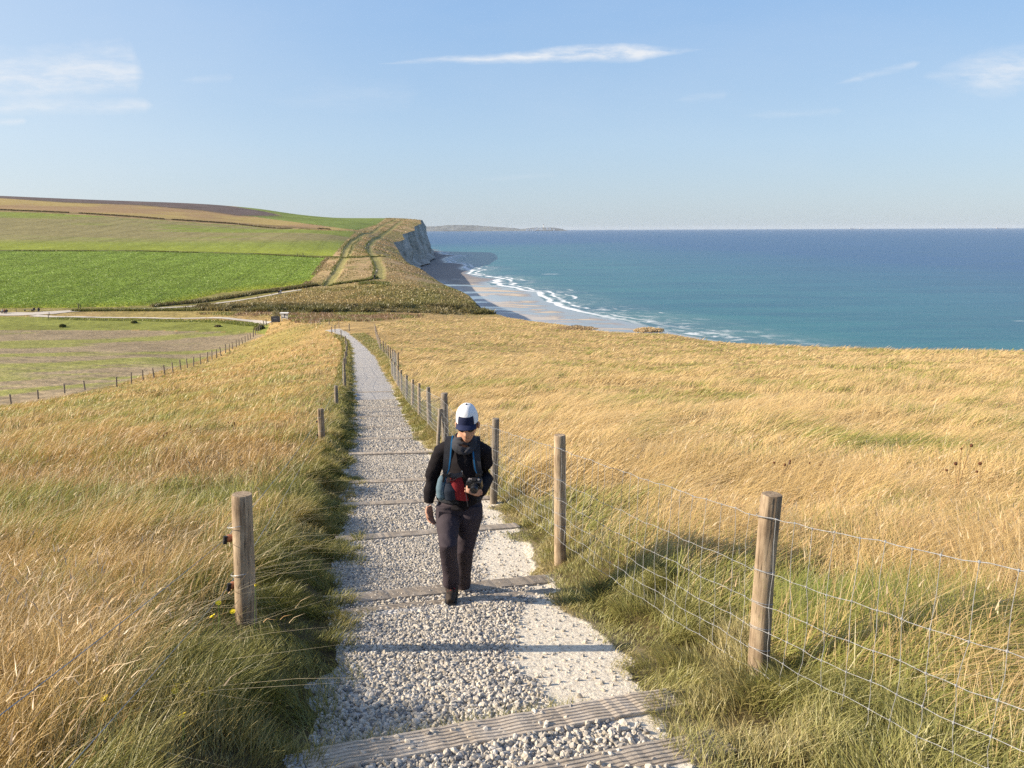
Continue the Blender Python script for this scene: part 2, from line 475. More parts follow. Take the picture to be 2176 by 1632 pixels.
cl = [cloud(800, 134, 1505, 104, 22, 9, 0.85, 1.3, 0.55, 0.85),
      cloud(-120, 165, 310, 150, 52, 8, 0.62, 2.0, 0.9, 0.2, (3, 1, 0)), cloud(-60, 232, 330, 222, 18, 8, 0.42, 1.5, 0.9, 0.2, (5, 2, 0)),
      cloud(1960, 165, 2330, 120, 46, 8, 0.55, 2.0, 0.9, 0.35, (7, 4, 0)), cloud(1770, 178, 1960, 132, 9, 10, 0.28, 1.5, 0.8, 0.3, (8, 3, 0)),
      cloud(1560, 247, 1800, 238, 9, 8, 0.15, 1.5, 0.9, 0.3, (2, 9, 0)), cloud(-60, 262, 60, 256, 9, 8, 0.35, 1.5, 0.9, 0.3, (1, 9, 0)),
      cloud(1430, 215, 1550, 200, 10, 8, 0.14, 1.5, 0.9, 0.3, (6, 9, 0)), cloud(1010, 382, 1190, 372, 7, 8, 0.12, 1.5, 0.9, 0.3, (3, 9, 0)),
      cloud(380, 172, 500, 166, 10, 8, 0.16, 1.5, 0.9, 0.3, (13, 9, 0)), cloud(560, 215, 900, 195, 40, 6, 0.12, 2, 0.9, 0.4, (12, 9, 0))]
tot = cl[0]
for c in cl[1:]: tot = b.math('ADD', tot, c)
veil = b.math('MULTIPLY', b.mapr(b.noise(b.mapping(comb.outputs[0], scale=(1.6, 5, 1)), 1.0, 6, 0.6), 0.45, 0.8), 0.12)
tot = b.math('MULTIPLY', b.math('ADD', tot, veil), front, clamp=True)
# soft milky air low over the horizon is part of the sky's own glow
skyc = b.n('ShaderNodeHueSaturation'); skyc.inputs['Saturation'].default_value = 1.0; skyc.inputs['Value'].default_value = 1.0
b.l(sky.outputs[0], skyc.inputs['Color'])
elev = b.math('ARCTANGENT', b.math('DIVIDE', sep.outputs[2], b.math('SQRT', b.math('ADD', b.math('MULTIPLY', sep.outputs[0], sep.outputs[0]), b.math('MULTIPLY', sep.outputs[1], sep.outputs[1])))))
K_ = 1 / (2 ** EXPO * 0.10)
gr = b.ramp(b.mapr(elev, 0.0, 1.0), [(0.0, tuple(K_ * c for c in (.50, .61, .72))), (.10, tuple(K_ * c for c in (.46, .63, .83))), (.25, tuple(K_ * c for c in (.32, .53, .85))), (.45, tuple(K_ * c for c in (.19, .37, .76))), (1.0, tuple(K_ * c for c in (.10, .22, .52)))])
dots = b.n('ShaderNodeVectorMath', operation='DOT_PRODUCT'); b.l(inc, dots.inputs[0]); dots.inputs[1].default_value = sd
glow = b.mapr(dots.outputs['Value'], 0.05, 0.95)
gr = b.mix(b.math('MULTIPLY', b.math('POWER', glow, 1.5), 0.9), gr, tuple(K_ * c for c in (.86, .90, .94)))
skyb = b.mix(0.78, skyc.outputs[0], gr)
SKYMIX = b.mix(tot, skyb, tuple(K_ * c for c in (.88, .90, .93)))
bg = b.n('ShaderNodeBackground'); b.l(SKYMIX, bg.inputs[0]); bg.inputs[1].default_value = 0.10
wo = b.n('ShaderNodeOutputWorld'); b.l(bg.outputs[0], wo.inputs[0])
scene.view_settings.view_transform = 'Standard'; scene.view_settings.look = 'None'
scene.view_settings.exposure = EXPO; scene.view_settings.gamma = 1.0
scene.cycles.max_bounces = 6; scene.cycles.diffuse_bounces = 2; scene.cycles.glossy_bounces = 2; scene.cycles.transmission_bounces = 3
scene.cycles.volume_bounces = 0; scene.cycles.transparent_max_bounces = 6
scene.cycles.use_adaptive_sampling = True; scene.cycles.adaptive_threshold = 0.012
scene.cycles.use_denoising = False; scene.cycles.denoiser = 'OPENIMAGEDENOISE'; scene.cycles.denoising_input_passes = 'RGB_ALBEDO_NORMAL'; scene.cycles.denoising_prefilter = 'ACCURATE'
scene.cycles.caustics_reflective = False; scene.cycles.caustics_refractive = False

# ------------------------------------------------------------------ the land
rowsY = np.concatenate([np.arange(-6, 1.2, 0.15), np.exp(np.arange(math.log(1.2), math.log(2.6), 0.0084)), np.exp(np.arange(math.log(2.6), math.log(15), 0.0042)), np.exp(np.arange(math.log(15), math.log(1640), 0.0084)), [1640.0]])
azc = np.concatenate([np.linspace(-1.3, -0.81, 100)[:-1], np.linspace(-.81, .81, 800), np.linspace(.81, .98, 40)[1:]])
Wd = np.sqrt(rowsY ** 2 + 9)
GX = azc[None] * Wd[:, None]; GY = np.repeat(rowsY[:, None], len(azc), 1)
XEr = XE(rowsY)[:, None]
GXc = np.minimum(GX, XEr)
LZ = ground_z(GXc, GY)
# the clifftop lip sags and crumbles a little
LV = np.stack([GXc, GY, LZ], -1).reshape(-1, 3)
PXx, PXy = proj(LV)
LYf = LV[:, 1]; LXf = LV[:, 0]
FIELDS = {
    'crop_field': [(-1500, 529), (300, 533.5), (560, 540), (700, 546.5), (690, 556), (655, 603), (560, 614), (470, 622), (400, 638), (330, 649), (150, 654), (-1500, 660)],
    'pasture': [(-1500, 440), (0, 448), (180, 457), (350, 469), (500, 479), (680, 489.5), (757, 491), (735, 512), (705, 545.5), (560, 539), (300, 532.5), (-1500, 528)],
    'stubble_field': [(-1500, 440), (0, 446.5), (180, 455), (350, 467), (500, 477), (680, 488), (757, 490), (700, 482), (540, 461), (430, 448), (300, 437), (140, 431), (0, 422), (-1500, 417)],
    'fallow_field': [(-1500, 416), (0, 421), (140, 430), (300, 436), (430, 447), (505, 458), (600, 458.5), (560, 449), (500, 439.5), (400, 428), (0, 405), (-1500, 395)],
    'far_field': [(505, 458), (540, 460.5), (700, 481.5), (757, 489.5), (800, 478), (822, 462), (700, 455), (600, 448), (500, 436), (505, 440), (565, 450), (600, 458)],
    'ploughed_field': [(-1500, 701), (300, 702), (530, 707), (563, 712), (500, 736), (420, 768), (300, 800), (245, 818), (165, 835), (80, 856), (20, 866), (-60, 880), (-1500, 950)],
    'meadow_strip': [(-1500, 671), (100, 673), (560, 684), (573, 691), (563, 711), (530, 706.5), (300, 701.5), (-1500, 700.5)]}
FY = {'crop_field': (205, 420), 'pasture': (330, 760), 'stubble_field': (600, 1300), 'fallow_field': (700, 1640), 'far_field': (600, 1640), 'ploughed_field': (64, 186), 'meadow_strip': (150, 206)}
NAMES = ['hillside', 'path'] + list(FIELDS)
reg = np.zeros(len(LV), np.int32)
for k, nme in enumerate(FIELDS):
    m_ = inpoly(PXx, PXy, FIELDS[nme]) & (LYf > FY[nme][0]) & (LYf < FY[nme][1])
    reg[m_] = k + 2
Yc_ = np.clip(LYf, -8, PATH_END)
wob = (fbm(LXf * 2.5, LYf * 2.5, 9, 3) - .5) * 0.35
dL = XL(Yc_) - LXf + wob; dR = LXf - XR(Yc_) + wob
reg[(dL < 0) & (dR < 0) & (LYf < PATH_END)] = 1
# colours: what grows or lies there
def pal(base, n1, lo, hi):
    return base * (lo + (hi - lo) * n1)[:, None]
nA = fbm(LXf * 0.05, LYf * 0.05, 21, 5); nB = fbm(LXf * 0.35, LYf * 0.35, 22, 4); nC = fbm(LXf * 0.012, LYf * 0.012, 23, 4)
gold = np.array([.40, .27, .11]); olive = np.array([.19, .175, .05]); tan = np.array([.42, .29, .15])
LC = gold * (0.75 + 0.5 * nB)[:, None]
far = smooth(LYf, 190, 215)
mixo = smooth(nA * 0.6 + nB * 0.4, 0.40, 0.62)[:, None]
topc = tan * (1 - mixo * .75) + olive * mixo * .75
# rough ground in the valley bottom is greener, the clifftop further out dry
val = (smooth(LYf, 195, 212) * (1 - smooth(LYf, 245, 285)))[:, None]
topc = topc * (1 - .65 * val) + olive * .65 * val
LC = LC * (1 - far[:, None]) + topc * far[:, None]
lm = (smooth(-LXf + XC(Yc_), 2, 8) * (1 - far) * smooth(nA, .42, .62))[:, None]
LC = LC * (1 - .6 * lm) + np.array([.25, .22, .06]) * .6 * lm
for p, w_, dp in TRK:
    sel = LYf > 150
    dd = polydist(LXf[sel], LYf[sel], refine(p, 3))
    g = (1 - smooth(dd, w_ * 0.45, w_ * 1.1))[:, None]
    LC[sel] = LC[sel] * (1 - .75 * g) + np.array([.27, .255, .085]) * .75 * g
    strip = (1 - smooth(np.abs(dd - w_ * 0.8), 0.1, 0.5))[:, None] * 0.55 * vnoise(LXf[sel] * .15, LYf[sel] * .05, 5)[:, None]  # dark edge lines put into the ground colour as shadow of taller growth
    LC[sel] = LC[sel] * (1 - strip) + np.array([.10, .095, .04]) * strip
vd = (np.maximum(XL(Yc_) - LXf, LXf - XR(Yc_)))
vg = ((1 - smooth(vd, 1.2, 2.2)) * (LYf < PATH_END) * (1 - smooth(LYf, 30, 60)))[:, None]
soil = np.array([.13, .105, .05]) + np.array([.30, .26, .19]) * ((1 - smooth(vd, .05, .22)) * (LXf > XC(Yc_)))[:, None]
LC = LC * (1 - .85 * vg) + soil * .85 * vg
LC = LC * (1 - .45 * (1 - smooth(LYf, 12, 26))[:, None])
def setc(name, c): LC[reg == NAMES.index(name)] = c
def R(name): return reg == NAMES.index(name)
r = R('crop_field'); yel = smooth(PXy[r], 600, 650) * smooth(nB[r], .35, .6)
LC[r] = np.array([.19, .265, .045]) * (0.8 + .4 * nB[r])[:, None]
edge_y = smooth(-(PXy[r] - np.interp(PXx[r], [-1500, 150, 330, 470, 655, 700], [660, 654, 649, 622, 603, 547])), 0, 14)
LC[r] = LC[r] * edge_y[:, None] + np.array([.27, .29, .03]) * (1 - edge_y)[:, None]
_e1, _e2 = hit(655, 603)[:2], hit(700, 547)[:2]; _ed = (_e2 - _e1) / np.linalg.norm(_e2 - _e1)
tq = (LXf - _e1[0]) * _ed[1] - (LYf - _e1[1]) * _ed[0] + 3 * (fbm(LXf * .01, LYf * .01, 44, 2) - .5)
tram = (1 - smooth(np.abs((tq % 16) - 8), .35, .9)) + (1 - smooth(np.abs(((tq + 2.2) % 16) - 8), .35, .9))
LC[r] *= (1 - .28 * tram[r])[:, None] * (.82 + .36 * fbm(LXf[r] * .02, LYf[r] * .02, 45, 4))[:, None]
r = R('pasture'); LC[r] *= 1; br = smooth(fbm(LXf[r] * 0.006, LYf[r] * 0.018, 31, 4), .42, .6) * (1 - smooth(PXy[r], 505, 520))
LC[r] = np.array([.20, .235, .045]) * (1 - .8 * br)[:, None] + np.array([.25, .20, .10]) * .8 * br[:, None]
LC[r] *= (1 - .16 * tram[r])[:, None]
yel = (1 - smooth(528 + (PXx[r] * .025) - PXy[r], 2, 26))[:, None]
LC[r] = LC[r] * (1 - .5 * yel) + np.array([.27, .30, .03]) * .5 * yel
LC[r] *= (0.85 + .3 * nB[r])[:, None]
r = R('stubble_field'); br = smooth(nC[r], .4, .6)[:, None]
LC[r] = np.array([.36, .27, .10]) * (1 - br) + np.array([.30, .20, .10]) * br
r = R('fallow_field'); LC[r] = np.array([.125, .095, .085]) * (0.8 + .4 * nA[r])[:, None]
r = R('far_field'); LC[r] = np.array([.17, .215, .05]) * (0.75 + .5 * nA[r])[:, None]
r = R('ploughed_field')
g1 = smooth(fbm(LXf[r] * 0.03 + LYf[r] * 0.02, LYf[r] * 0.12 - LXf[r] * 0.05, 33, 4), .46, .62)[:, None]
rows = (0.5 + 0.5 * np.sin((LYf[r] * 1.0 + LXf[r] * 0.55) * 2.2 + 3 * fbm(LXf[r] * .1, LYf[r] * .1, 35, 2)))[:, None]
LC[r] = np.array([.33, .255, .155]) * (1 - .8 * g1) + np.array([.28, .29, .065]) * .8 * g1
LC[r] *= (0.86 + .22 * rows * (1 - smooth(LYf[r], 110, 170))[:, None]) * (0.85 + .3 * nB[r])[:, None]
r = R('meadow_strip'); LC[r] = np.array([.21, .22, .05]) * (0.7 + .6 * nA[r])[:, None]
r = R('path'); LC[r] = np.array([.36, .335, .29])
# dark boundary strips between the fields
def strip_px(poly, wid, colr, Y0, amt=.85):
    m_ = (LYf > Y0) & (PXx > poly[0][0]) & (PXx < poly[-1][0])
    yy = np.interp(PXx[m_], [p[0] for p in poly], [p[1] for p in poly])
    g = (1 - smooth(np.abs(PXy[m_] - yy), wid * .4, wid))[:, None] * amt * (0.6 + .4 * vnoise(PXx[m_] * .15, yy, 3))[:, None]
    LC[m_] = LC[m_] * (1 - g) + np.array(colr) * g
strip_px([(-1500, 440), (0, 446), (180, 454), (350, 466), (500, 476), (690, 487)], 2.6, (.12, .085, .045), 500)
strip_px([(-1500, 529), (300, 533), (560, 540), (700, 546)], 2.4, (.06, .075, .02), 330)
strip_px([(0, 420), (140, 430), (300, 436), (430, 447), (505, 458), (600, 459)], 1.6, (.11, .08, .05), 700, .7)
strip_px([(700, 546), (735, 548), (780, 547), (812, 544)], 2.0, (.10, .11, .035), 330, .7)
fcs = grid_faces(len(rowsY), len(azc))
# drop faces collapsed onto the cliff edge
deg = (GX.reshape(-1) >= np.repeat(XEr[:, 0], len(azc)))
ar = deg[fcs].sum(1)
fcs = fcs[~(deg[fcs[:, 0]] & deg[fcs[:, 3]])]
fr = reg[fcs]; fid = np.where((fr == fr[:, :1]).all(1), fr[:, 0], fr[:, 2])
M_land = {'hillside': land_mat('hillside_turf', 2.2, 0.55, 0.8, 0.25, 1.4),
          'crop_field': land_mat('young_crop', 0.9, 0.55, 1.0, 0.5, 0.7, (1, 1, 1)), 'pasture': land_mat('pasture', 0.5, 0.3, 0.6, 0.4, 0.5, (1, .6, 1)),
          'stubble_field': land_mat('stubble', 0.3, 0.22, 0.5, 0.4, 0.3, (.5, 1, 1)), 'fallow_field': land_mat('turned_earth', 0.25, 0.3, 0.5, 0.5, 0.3),
          'far_field': land_mat('far_crop', 0.3, 0.35, 0.6, 0.6, 0.3), 'ploughed_field': land_mat('ploughed_soil', 1.6, 0.42, 0.9, 0.25, 1.5, (.8, 1.5, 1)),
          'meadow_strip': land_mat('short_meadow', 0.8, 0.4, 0.8, 0.4, 0.7, (.6, 1.4, 1))}
def path_mat():
    m, nt, out = new_mat('gravel_and_chalk'); b = NB(nt)
    pos = b.n('ShaderNodeNewGeometry').outputs['Position']
    ck = b.n('ShaderNodeAttribute', attribute_name='chalk').outputs['Fac']
    vor = b.n('ShaderNodeTexVoronoi'); vor.feature = 'F1'; b.l(pos, vor.inputs['Vector']); vor.inputs['Scale'].default_value = 24
    vor2 = b.n('ShaderNodeTexVoronoi'); vor2.feature = 'DISTANCE_TO_EDGE'; b.l(pos, vor2.inputs['Vector']); vor2.inputs['Scale'].default_value = 24
    sepc = b.n('ShaderNodeSeparateColor'); b.l(vor.outputs['Color'], sepc.inputs[0])
    tint = b.ramp(sepc.outputs[0], [(0, (.30, .29, .28)), (.5, (.50, .48, .45)), (1, (.66, .63, .59))])
    st = b.mix(b.mapr(vor2.outputs[0], 0.0, 0.09), (.24, .22, .20), tint)
    dn = b.noise(pos, 1.7, 5, 0.6)
    st = b.mix(b.mapr(dn, 0.52, 0.75, 0, 0.55), st, (.50, .43, .33))
    cn = b.noise(pos, 30, 6, 0.7)
    chalk = b.ramp(cn, [(.28, (.44, .37, .28)), (.5, (.72, .64, .51)), (.8, (.82, .76, .64))])
    edge = b.math('ADD', ck, b.math('MULTIPLY', b.math('SUBTRACT', b.noise(pos, 5, 5, 0.7), .5), .9))
    c = b.mix(b.mapr(edge, 0.40, 0.62), st, chalk)
    h = b.math('ADD', b.math('MULTIPLY', vor2.outputs[0], b.mapr(edge, .4, .62, 1, .12)), b.math('MULTIPLY', b.math('ADD', cn, b.noise(pos, 9, 5, .65)), 0.30))
    b.princ(out, c, 0.95, 0.1, b.bump(h, 0.9, 0.05)); return m
M_land['path'] = path_mat()
cw_ = chalk_w(LYf); chalk_full = smooth(LXf, XR(Yc_) - cw_ - .22, XR(Yc_) - cw_ + .22) * (1 - smooth(LYf, 40, 60))
chalk_full = np.maximum(chalk_full, .62 * (1 - smooth(LXf - XL(Yc_), 0.05, .32)) * smooth(vnoise(LYf * .9, LYf * 0, 8), .45, .7))
land_objs = {}
for k, nme in enumerate(NAMES):
    f = fcs[fid == k]
    if not len(f): continue
    us, inv = np.unique(f, return_inverse=True)
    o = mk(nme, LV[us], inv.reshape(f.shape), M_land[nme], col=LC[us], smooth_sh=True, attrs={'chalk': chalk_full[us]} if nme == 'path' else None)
    land_objs[nme] = o
LABEL = {'hillside': 'dry golden grassy hillside falling to the valley and up along the clifftop', 'path': 'pale gravel footpath running straight down the slope between the fences',
    'crop_field': 'bright green crop field across the valley', 'pasture': 'olive green field above the bright crop', 'stubble_field': 'golden stubble field high on the left hill',
    'fallow_field': 'dark bare earth field on the skyline', 'far_field': 'small green field beside the clifftop on the skyline', 'ploughed_field': 'grey brown sown field beyond the left fence', 'meadow_strip': 'strip of short green meadow below the white track'}
for k, o in land_objs.items(): tag(o, LABEL[k], 'field' if 'field' in k or k in ('pasture', 'meadow_strip') else ('path' if k == 'path' else 'hill'), kind='structure')

# pale tracks through the valley
def ribbon(name, px, width, lift, mat, label, Y0=120, Y1=420, wn=5):
    pts = np.array([hit(x, y, Y0, Y1)[:2] for x, y in px]); pts = refine(pts, 10)
    d = np.gradient(pts, axis=0); d /= np.linalg.norm(d, axis=1)[:, None]; nn = np.stack([-d[:, 1], d[:, 0]], -1)
    wv = np.interp(np.linspace(0, 1, len(pts)), np.linspace(0, 1, len(width)), width) if np.ndim(width) else np.full(len(pts), width)
    o_ = np.linspace(-.5, .5, wn)
    XY = pts[:, None] + nn[:, None] * (o_[None, :, None] * wv[:, None, None] * (1 + .25 * (vnoise(np.arange(len(pts)) * .7, o_[0], 4)[:, None, None] - .5)))
    Z = ground_z(XY[..., 0].copy(), XY[..., 1].copy()) + lift
    V = np.concatenate([XY, Z[..., None]], -1).reshape(-1, 3)
    return tag(mk(name, V, grid_faces(len(pts), wn), mat, smooth_sh=True), label, 'path', kind='structure')
M_white = simple_mat('chalk_track', (.56, .50, .42), 0.95, 0.1, .2, .5, coord='Generated')
ribbon('track', [(-260, 670), (0, 668), (60, 667.5), (110, 665), (160, 661), (230, 658), (330, 656), (400, 652), (450, 646), (500, 640), (550, 632), (600, 622), (640, 616)], [5, 5, 4.5, 5.5, 3.4, 2.6, 2.0, 1.8, 1.8, 1.7, 1.6, 1.5, 1.3], 0.10, M_white, 'white chalk track crossing the valley and climbing to the clifftop')
ribbon('path', [(70, 671), (110, 673.5), (200, 674.5), (300, 675.5), (420, 676.5), (500, 679), (545, 683), (572, 687)], [2.5, 2.0, 1.4, 1.3, 1.3, 1.8, 2.2, 2.2], 0.10, M_white, 'thin white footpath leading to the notice boards', 120, 230)

# ------------------------------------------------------------------ cliffs, beach, sea
SEA = -40.0; HAZE = 1.7e-5
def XT(Y):                                  # toe of the cliff
    Y = np.asarray(Y, float)
    lean = np.interp(Y, [60, 200, 340, 600, 900, 1400], [36, 20, 17, 17, 17, 19])
    return XE(Y) + lean
_wl = [(1700, 757, None), (1440, 712, None), (1300, 683, None), (1205, 657, None), (1105, 618, None), (1040, 596, None), (1000, 580, None), (996, 571, None), (955, 556, None), (962, 545, None), (940, 537, None), (925, 531, None)]
WL = np.array([(ray(x, y)[0] * SEA / ray(x, y)[2], SEA / ray(x, y)[2]) for x, y, _ in _wl])
def XW(Y): return np.interp(Y, WL[:, 1], WL[:, 0]) + 0 * Y
cr = np.concatenate([np.exp(np.arange(math.log(70), math.log(1640), 0.006)), [1640]])
nv = 60
uu = np.linspace(0, 1, nv)
ztop = ground_z(XE(cr).copy(), cr.copy())
drop = np.interp(uu, [0, .03, .1, .8, 1], [0, .05, .13, .86, 1.0])
outp = np.interp(uu, [0, .03, .1, .8, 1], [0, .02, .07, .55, 1.0])
zt = SEA + 2.5
CZ = ztop[:, None] + (zt - ztop[:, None]) * drop[None]
lean = (XT(cr) - XE(cr))[:, None]
gul = fbm(cr[:, None] * 0.05 + 0 * uu[None], uu[None] * 1.2 + 0 * cr[:, None], 41, 5) - .5
gul2 = fbm(cr[:, None] * 0.3 + 0 * uu[None], uu[None] * 5 + 0 * cr[:, None], 42, 4) - .5
CXx = XE(cr)[:, None] + lean * outp[None] + (gul * 16 + gul2 * 3) * (np.sin(uu * math.pi) ** .7)[None] * np.clip(cr / 600, .25, 1)[:, None]
CV = np.stack([CXx, np.repeat(cr[:, None], nv, 1), CZ], -1).reshape(-1, 3)
m, nt, out = new_mat('chalk_cliff'); b = NB(nt)
pos = b.n('ShaderNodeNewGeometry').outputs['Position']
sp = b.n('ShaderNodeSeparateXYZ'); b.l(pos, sp.inputs[0])
n1 = b.noise(b.mapping(pos, scale=(.05, .05, .012)), 1.0, 6, .62); n2 = b.noise(b.mapping(pos, scale=(.03, .03, .25)), 1.0, 5, .6)
chalk = b.ramp(b.math('ADD', b.math('MULTIPLY', n1, .6), b.math('MULTIPLY', n2, .4)), [(.34, (.12, .125, .10)), (.43, (.33, .30, .25)), (.58, (.52, .475, .41)), (.75, (.60, .56, .48))])
clay = b.ramp(b.noise(pos, .25, 6, .65), [(.3, (.05, .04, .025)), (.7, (.14, .105, .06))])
b.princ(out, b.mix(b.mapr(sp.outputs[1], 330, 430), clay, chalk), .95, .1, b.bump(b.noise(b.mapping(pos, scale=(.15, .15, .05)), 1, 6, .7), 1.0, 3.0))
cliff = tag(mk('cliff', CV, grid_faces(len(cr), nv)[:, ::-1], m, smooth_sh=True), 'grey white chalk cliff face in shadow above the beach', 'cliff', kind='structure')

br_ = np.concatenate([np.exp(np.arange(math.log(120), math.log(1640), 0.005)), [1640]])
nbv = 70; vv = np.linspace(0, 1, nbv)
x0 = XT(br_) - 8; x1 = np.maximum(XW(br_) + 60, x0 + 25)
BX = x0[:, None] + (x1 - x0)[:, None] * vv[None]; BY = np.repeat(br_[:, None], nbv, 1)
sdist = (XW(BY) + (fbm(BY * .012, BX * .012, 51, 4) - .5) * 36 * np.clip(BY / 600, .5, 1.4)) - BX      # metres inland of the waterline
BZ = SEA + np.where(sdist > 0, np.minimum(sdist * .02, 1 + sdist * .02), sdist * .05)
BZ = np.minimum(BZ, SEA + 3.2)
m, nt, out = new_mat('wet_sand'); b = NB(nt)
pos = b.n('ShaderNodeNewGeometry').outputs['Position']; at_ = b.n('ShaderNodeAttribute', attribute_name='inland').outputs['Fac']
sp = b.n('ShaderNodeSeparateXYZ'); b.l(pos, sp.inputs[0])
rid = b.noise(b.mapping(pos, scale=(.012, .05, 1), rot=(0, 0, math.radians(-12))), 1.0, 5, .6, 0.6)
dry = b.math('MULTIPLY', b.mapr(rid, .45, .54), b.math('MULTIPLY', b.mapr(at_, 3, 14), b.mapr(at_, 75, 40)))
rid2 = b.noise(b.mapping(pos, scale=(.02, .03, 1)), 1.0, 5, .6)
sh = b.math('MULTIPLY', b.mapr(b.math('ADD', sp.outputs[1], b.math('MULTIPLY', b.math('SUBTRACT', rid2, .5), 170)), 575, 635), b.mapr(at_, -2, 10))
shing = b.ramp(b.noise(pos, .3, 6, .7), [(.3, (.16, .14, .125)), (.7, (.25, .22, .20))])
c = b.mix(dry, (.24, .205, .17), (.52, .42, .30)); c = b.mix(sh, c, shing)
dark = b.math('MULTIPLY', b.mapr(b.noise(b.mapping(pos, scale=(.02, .01, 1), rot=(0, 0, .4)), 1.0, 5, .65), .55, .62), b.mapr(sp.outputs[1], 470, 560))
c = b.mix(b.math('MULTIPLY', dark, b.math('SUBTRACT', 1.0, sh)), c, (.05, .045, .04))
c = b.mix(b.math('MULTIPLY', b.mapr(at_, 20, 48), b.math('SUBTRACT', 1.0, sh)), c, b.ramp(rid2, [(.35, (.34, .34, .34)), (.6, (.46, .45, .43))]))  # paler base colour inland, painted in place of sky reflected by wet sand
rg = b.mix(b.math('MAXIMUM', dry, sh), (.05, .05, .05), (.9, .9, .9))
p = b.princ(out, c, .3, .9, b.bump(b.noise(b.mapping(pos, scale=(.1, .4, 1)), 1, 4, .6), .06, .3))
b.l(rg, p.inputs['Roughness'])
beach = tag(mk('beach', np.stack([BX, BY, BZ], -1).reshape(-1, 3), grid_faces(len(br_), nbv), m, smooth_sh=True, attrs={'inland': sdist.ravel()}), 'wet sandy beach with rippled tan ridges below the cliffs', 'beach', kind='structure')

sr = np.concatenate([np.exp(np.arange(math.log(60), math.log(32000), 0.007))])
sc = np.linspace(-.5, 1.3, 700)
SX = sc[None] * sr[:, None]; SY = np.repeat(sr[:, None], len(sc), 1)
shore = SX - (XW(SY) + (fbm(SY * .012, SX * .012, 51, 4) - .5) * 36 * np.clip(SY / 600, .5, 1.4))
shore = np.where(SY > 1470, np.maximum(shore, 60 + (SY - 1470) * .5), shore)
m, nt, out = new_mat('sea_water'); b = NB(nt)
pos = b.n('ShaderNodeNewGeometry').outputs['Position']; sh = b.n('ShaderNodeAttribute', attribute_name='shore').outputs['Fac']
sp = b.n('ShaderNodeSeparateXYZ'); b.l(pos, sp.inputs[0])
wn = b.noise(b.mapping(pos, scale=(.002, .006, 1), rot=(0, 0, .15)), 1.0, 5, .6)
deep = b.mapr(b.math('ADD', sh, b.math('MULTIPLY', b.math('SUBTRACT', wn, .5), 300)), 60, 560)
c = b.mix(deep, (.032, .150, .165), (.011, .068, .178))
c = b.mix(b.mapr(sh, 0, 60, .55, 0), c, (.16, .22, .20))
wv = b.noise(b.mapping(pos, scale=(.035, .10, 1), rot=(0, 0, .35)), 1.0, 6, .65)
wv2 = b.noise(b.mapping(pos, scale=(.008, .03, 1), rot=(0, 0, .25)), 1.0, 5, .65)
c = b.mix(b.mapr(wv2, .42, .60, 0, .5), c, (.012, .070, .130))
# breakers: bands parallel to the shore, broken up along their length
wob = b.math('MULTIPLY', b.math('SUBTRACT', b.noise(b.mapping(pos, scale=(.012, .012, 1)), 1.0, 5, .6), .5), 40)
s2 = b.math('ADD', sh, wob)
def band(c0, wdt, thr):
    d_ = b.math('ABSOLUTE', b.math('SUBTRACT', s2, c0))
    g = b.mapr(d_, wdt, wdt * .3)
    br = b.mapr(b.noise(b.mapping(pos, scale=(.03, .012, 1), loc=(c0, c0, 0)), 1.0, 4, .6), thr, thr + .06)
    return b.math('MULTIPLY', b.math('MULTIPLY', g, br), b.mapr(sp.outputs[1], 300, 400))
foam = band(4, 3.4, .15)
for c0, wd, th in ((13, 2.2, .44), (25, 1.8, .52), (38, 1.5, .60)): foam = b.math('MAXIMUM', foam, band(c0, wd, th))
lace = b.math('MULTIPLY', b.mapr(b.noise(pos, .12, 6, .75), .50, .64), b.mapr(s2, 46, 4))
foam = b.math('MAXIMUM', foam, b.math('MULTIPLY', lace, .85))
caps = b.mapr(b.noise(b.mapping(pos, scale=(.02, .045, 1), loc=(9, 4, 0)), 1.0, 3, .5), .75, .765)
foam = b.math('MAXIMUM', foam, b.math('MULTIPLY', b.math('MULTIPLY', caps, b.mapr(sh, 260, 60)), .8))
col = b.mix(foam, c, (.80, .82, .82))
nrm = b.bump(b.math('ADD', wv, b.math('MULTIPLY', b.noise(b.mapping(pos, scale=(.15, .35, 1), rot=(0, 0, .3)), 1.0, 4, .6), .35)), .30, 1.2)
p = b.princ(out, col, .35, .05, nrm)
b.l(b.mapr(foam, 0, 1, .28, .9), p.inputs['Roughness'])
sea = tag(mk('sea', np.stack([SX, SY, np.full_like(SX, SEA)], -1).reshape(-1, 3), grid_faces(len(sr), len(sc)), m, smooth_sh=True, attrs={'shore': shore.ravel()}), 'blue green sea with white breakers near the shore', 'sea', kind='structure')

# the far cape, eighteen kilometres off
prof = [(880, 482), (900, 481.5), (925, 481), (945, 479), (975, 478), (1015, 479), (1030, 481), (1062, 482), (1090, 484), (1108, 487), (1120, 485), (1150, 483.5), (1180, 484), (1195, 486), (1203, 489.5)]
DC = 18000.0
px_ = np.linspace(880, 1206, 140); py_ = np.interp(px_, [p[0] for p in prof], [p[1] for p in prof])
CAPT = np.array([at(x, y, DC) for x, y in zip(px_, py_)])
HH = np.maximum(CAPT[:, 2] + 2 * (vnoise(px_ * .2, px_ * 0, 3) - .5) * 6, SEA - 20) 
sec = np.array([(-260, 0.0), (-230, .22), (-120, .5), (0, 1.0), (300, .98), (900, .6), (1500, 0)])
CVs = np.stack([np.repeat(CAPT[:, 0][:, None], len(sec), 1), DC + sec[None, :, 0] + 0 * CAPT[:, :1] + 0, (SEA - 3) + (HH - SEA + 3)[:, None] * sec[None, :, 1]], -1)
Mcape = simple_mat('far_downland', (.15, .16, .15), .95, .1, .5, .004, coord='Object', stretch=(1, 1, 4))
